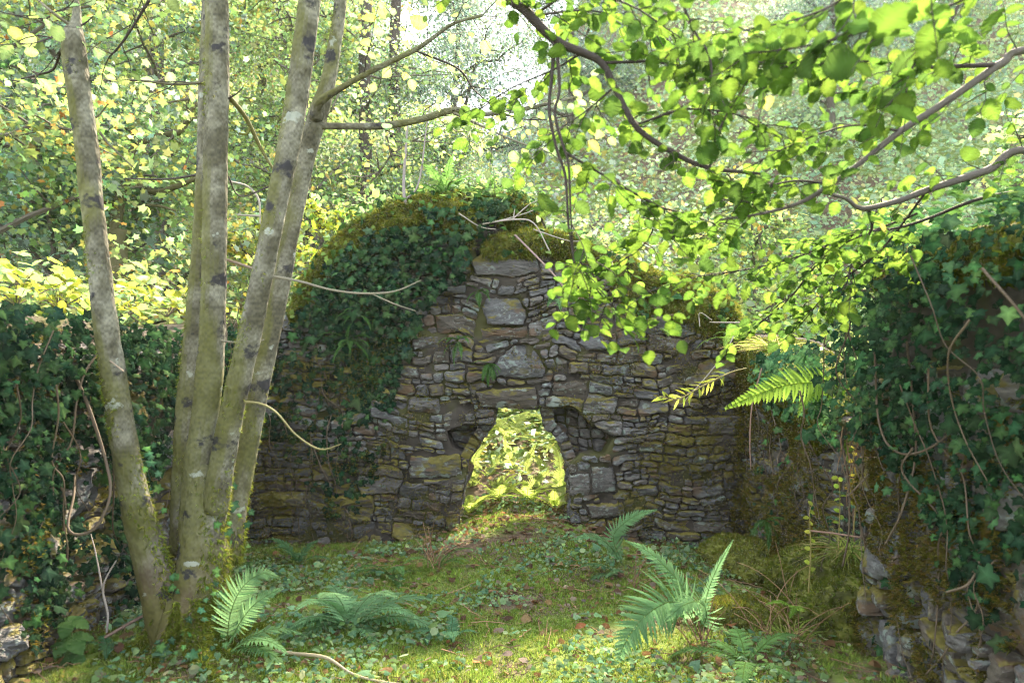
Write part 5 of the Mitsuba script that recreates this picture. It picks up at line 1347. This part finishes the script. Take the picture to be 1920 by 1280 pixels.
stick('dead_stem', 'dead stem sloping from the far right wall head across the gable', 'stem', ((1378, 625, 6.0, 3), (1360, 660, 6.0, 3), (1325, 705, 6.1, 3), (1280, 755, 6.2, 2)), PALE, 5, (((1400, 605, 6.0, 3), (1330, 604, 6.0, 2)), ((1335, 600, 6.0, 2), (1312, 586, 6.0, 2), (1312, 612, 6.0, 2))))
stick('dead_stem', 'straight reddish dead stem hanging in front of the far right wall', 'stem', ((1428, 690, 5.3, 3), (1410, 760, 5.3, 3), (1406, 830, 5.3, 3), (1408, 880, 5.3, 2)), (0.22, 0.14, 0.11), 5)
stick('dead_stem', 'level dead bramble stem lying across the bank in the gap', 'stem', ((1512, 994, 4.6, 4), (1560, 999, 4.6, 4), (1618, 1008, 4.55, 4)), (0.26, 0.17, 0.13), 6)
# dry fern stalks on the right
for i, base in enumerate((ground_at(1440, 4.5), ground_at(1500, 4.4), ground_at(1480, 4.8))):
    key = thing('dry_fern_stalks', ('reddish dry fern stalks nearest the big fern at right', 'reddish dry fern stalks below the bank in the gap', 'taller dry fern stalks in front of the far right wall')[i], 'dry fern')
    for j in range(9):
        az, L = rg.uniform(0, 6.28), rg.uniform(0.2, 0.55)
        C = arch(base + rg.normal(0, 0.05, 3) * [1, 1, 0], az, L, rg.uniform(35, 85), rg, rg.uniform(0.1, 1.3))
        part(key, 'stalk', Mesh().add(*tube(C, np.linspace(0.0035, 0.0015, len(C)), 5), np.array(DRY) * rg.uniform(0.7, 1.4)), 'wood_mat', True)
for lab, b in (('brown dead fern stalks under the fern left of the hole', at(815, 1050, 5.85)), ('brown dead fern stalks under the fern right of the hole', at(1190, 1100, 5.5)), ('brown dead fern stalks at the crown of the big right fern', ground_at(1308, 4.4))):
    key = thing('dry_fern_stalks', lab, 'dry fern')
    for j in range(10):
        C = arch(b + rg.normal(0, 0.03, 3) - [0, 0, 0.02], rg.uniform(0, 6.28), rg.uniform(0.15, 0.32), rg.uniform(30, 88), rg, 0.4)
        part(key, 'stalk', Mesh().add(*tube(C, np.linspace(0.004, 0.002, len(C)), 5), np.array(DRY) * rg.uniform(0.7, 1.3)), 'wood_mat', True)
# matted dead roots hanging at the end of the near right wall
key = thing('dead_stem', 'bundle of reddish dead stems hanging at the end of the near right wall', 'stem')
for j in range(26):
    a = at(rg.uniform(1580, 1680), rg.uniform(740, 860), 4.45)
    C = a + np.linspace(0, 1, 7)[:, None] * [rg.normal(0, 0.06), rg.normal(0, 0.03), -rg.uniform(0.2, 0.55)] + np.cumsum(rg.normal(0, 0.008, (7, 3)), 0)
    part(key, 'stem', Mesh().add(*tube(C, np.linspace(0.003, 0.0015, 7), 5), np.array(DRY) * rg.uniform(0.6, 1.3)), 'wood_mat', True)

# broad leaved herb at the left wall, fir seedling, willow herb, tree seedlings
hb = thing('herb', 'nettle like herb with two tiers of broad leaves at the foot of the left wall', 'herb')
b = ground_at(132, 4.25)
top = at(132, 1165, 4.2)
part(hb, 'stem', Mesh().add(*tube(cr(np.array([b, (b + top) / 2 + [0.01, 0, 0], top]), 0.02), 0.003, 5), (0.10, 0.14, 0.05)), 'wood_mat', True)
for tier, (zz, k, sz) in enumerate(((0.0, 4, 0.095), (-0.085, 5, 0.11), (-0.16, 4, 0.09))):
    for j in range(k):
        an = 2 * np.pi * j / k + tier * 0.6
        d = np.array([math.cos(an), math.sin(an), -0.15])
        P_, f_ = scatter(BROAD, (top + [0, 0, zz])[None], np.array([[d[0] * 0.2, d[1] * 0.2 - 0.35, 1.0]]), d[None], sz, 1.0)
        part(hb, 'leaf', Mesh().add(P_[0], BROAD[1], np.array((0.10, 0.20, 0.07)) * rg.uniform(0.85, 1.2)), 'leaf_mat')
fs = thing('fir_seedling', 'little blue green fir seedling in front of the near right wall end', 'fir seedling')
a, b = at(1602, 1040, 4.9), at(1598, 862, 4.9)
part(fs, 'trunk', Mesh().add(*tube(np.array([a, (a + b) / 2, b]), [0.006, 0.005, 0.002], 6), (0.16, 0.11, 0.08)), 'wood_mat', True)
for j in range(15):
    f = 0.15 + 0.8 * j / 15
    s = a + (b - a) * f
    an = j * 2.4
    L = 0.24 * (1.05 - f)
    d = unit(np.array([math.cos(an), math.sin(an), 0.15]))
    C = s + np.linspace(0, 1, 5)[:, None] * d * L
    m = Mesh().add(*tube(C, np.linspace(0.002, 0.001, 5), 4), (0.16, 0.12, 0.08))
    t = rg.random(120)
    leaves(m, LANCE, s + t[:, None] * d * L, [0, -0.3, 1] + rg.normal(0, 0.4, (120, 3)), d * 0.6 + rg.normal(0, 0.6, (120, 3)), 0.022, pal(rg, 120, [(0.13, 0.25, 0.16)]), 0.8)
    part(fs, 'bough', m, 'leaf_mat')
for lab, rows, lc in (('arching willow herb sprig reaching left off the far right wall, lit yellow green', ((1400, 690, 5.6, 3), (1370, 698, 5.6, 3), (1320, 722, 5.55, 3), (1270, 748, 5.5, 2), (1236, 742, 5.5, 2)), [(0.36, 0.42, 0.07)]), ('yellow leaved sprig standing at the gap end of the right wall', ((1600, 1000, 4.6, 3), (1606, 920, 4.6, 3), (1600, 850, 4.6, 2), (1605, 838, 4.6, 1)), [(0.42, 0.42, 0.06)]), ('thin seedling with yellow green leaves on the bank in the gap', ((1516, 1110, 4.5, 3), (1520, 1030, 4.5, 3), (1518, 960, 4.5, 2), (1525, 945, 4.5, 1)), [(0.36, 0.42, 0.07)]), ('lit seedling with heart shaped leaves beside the fir seedling', ((1572, 1030, 4.7, 3), (1575, 930, 4.7, 2), (1570, 890, 4.7, 1)), [(0.30, 0.40, 0.06)])):
    key = thing('herb', lab, 'herb')
    P = cr(limb_pts(rows), 0.02)
    part(key, 'stem', Mesh().add(*tube(P[:, :3], np.maximum(P[:, 3], 0.001), 5), (0.20, 0.17, 0.06)), 'wood_mat', True)
    tm = LANCE if 'willow' in lab else BROAD
    for j, f in enumerate(np.linspace(0.25, 1, 26 if tm is LANCE else 10)):
        i = min(int(f * (len(P) - 1)), len(P) - 2)
        t = unit(P[i + 1, :3] - P[i, :3])
        sd = unit(np.cross(t, [0, 1, 0])) * (1 if j % 2 else -1)
        P_, f_ = scatter(tm, P[i:i + 1, :3], np.array([[0.0, -0.6, 0.7]]) + rg.normal(0, 0.25, (1, 3)), (sd * 0.8 + t * 0.6 + rg.normal(0, 0.15, 3))[None], 0.085 if tm is LANCE else 0.034, 1.0)
        part(key, 'leaf', Mesh().add(P_[0], tm[1], pal(rg, 1, lc)[0]), 'leaf_mat')
for lab, b, sp, n, sz in (('leafy bramble on the top of the gable around the chimney stub', at(930, 362, 7.25), (0.28, 0.2, 0.11), 320, 0.05), ('leafy bramble on the crest of the gable right of the pale top stone', at(1095, 448, 7.15), (0.22, 0.2, 0.10), 240, 0.05), ('lime leaved bramble on the left shoulder of the gable over the moss', at(715, 388, 7.2), (0.28, 0.15, 0.08), 260, 0.05), ('bramble sprawling over the gable left end behind the leaning stems', at(560, 560, 7.2), (0.16, 0.2, 0.14), 220, 0.045), ('bramble over the corner where gable and far right wall meet', at(1400, 640, 7.05), (0.16, 0.25, 0.12), 240, 0.045)):
    key = thing('bramble', lab, 'bramble')
    pos = b + rg.normal(0, 1, (n, 3)) * np.array(sp)
    m = Mesh()
    for q in pos[:24]:
        m.add(*tube(np.array([b - [0, 0, 0.12], (b + q) / 2 + [0, 0, 0.06], q]), 0.002, 4), VINE)
    part(key, 'stems', m, 'wood_mat')
    leafset(key, BROAD_S, pos, np.array([0.0, 0.1, 0.9]) + rg.normal(0, 0.45, (n, 3)), rg.normal(0, 1, (n, 3)) - [0, 0, 0.4], sz * np.exp(rg.normal(0, 0.3, n)), pal(rg, n, [YG, LG, (0.09, 0.18, 0.05)]), 'leaf_mat', 120)
# bright seedlings along the head of the left wall
for i in range(7):
    y = 3.3 + 0.5 * i
    key = thing('seedling', 'sunlit lime seedling on the head of the left wall, ' + ('nearest the camera', 'second from the left', 'third from the left', 'left of the pale stem', 'right behind the pale stem', 'between pale stem and middle stem', 'the farthest, by the middle stem')[i], 'seedling', 'seedlings along the head of the left wall')
    b = np.array([-2.45 - rg.uniform(0, 0.3), y, 1.78])
    n = 70
    pos = b + rg.normal(0, 1, (n, 3)) * [0.16, 0.28, 0.07] + [0, 0, 0.12]
    m = Mesh()
    for q in pos[:20]:
        m.add(*tube(np.array([b, (b + q) / 2 + [0, 0, 0.04], q]), 0.0018, 4), VINE)
    part(key, 'stems', m, 'wood_mat')
    m = Mesh()
    leaves(m, MAPLE if i % 2 else BROAD, pos, np.array([0.1, 0.3, 0.9]) + rg.normal(0, 0.35, (n, 3)), rg.normal(0, 1, (n, 3)) - [0, 0, 0.3], rg.uniform(0.05, 0.09, n), pal(rg, n, [YG, (0.36, 0.40, 0.05), LG]))
    part(key, 'foliage', m, 'leaf_mat', kind='stuff')
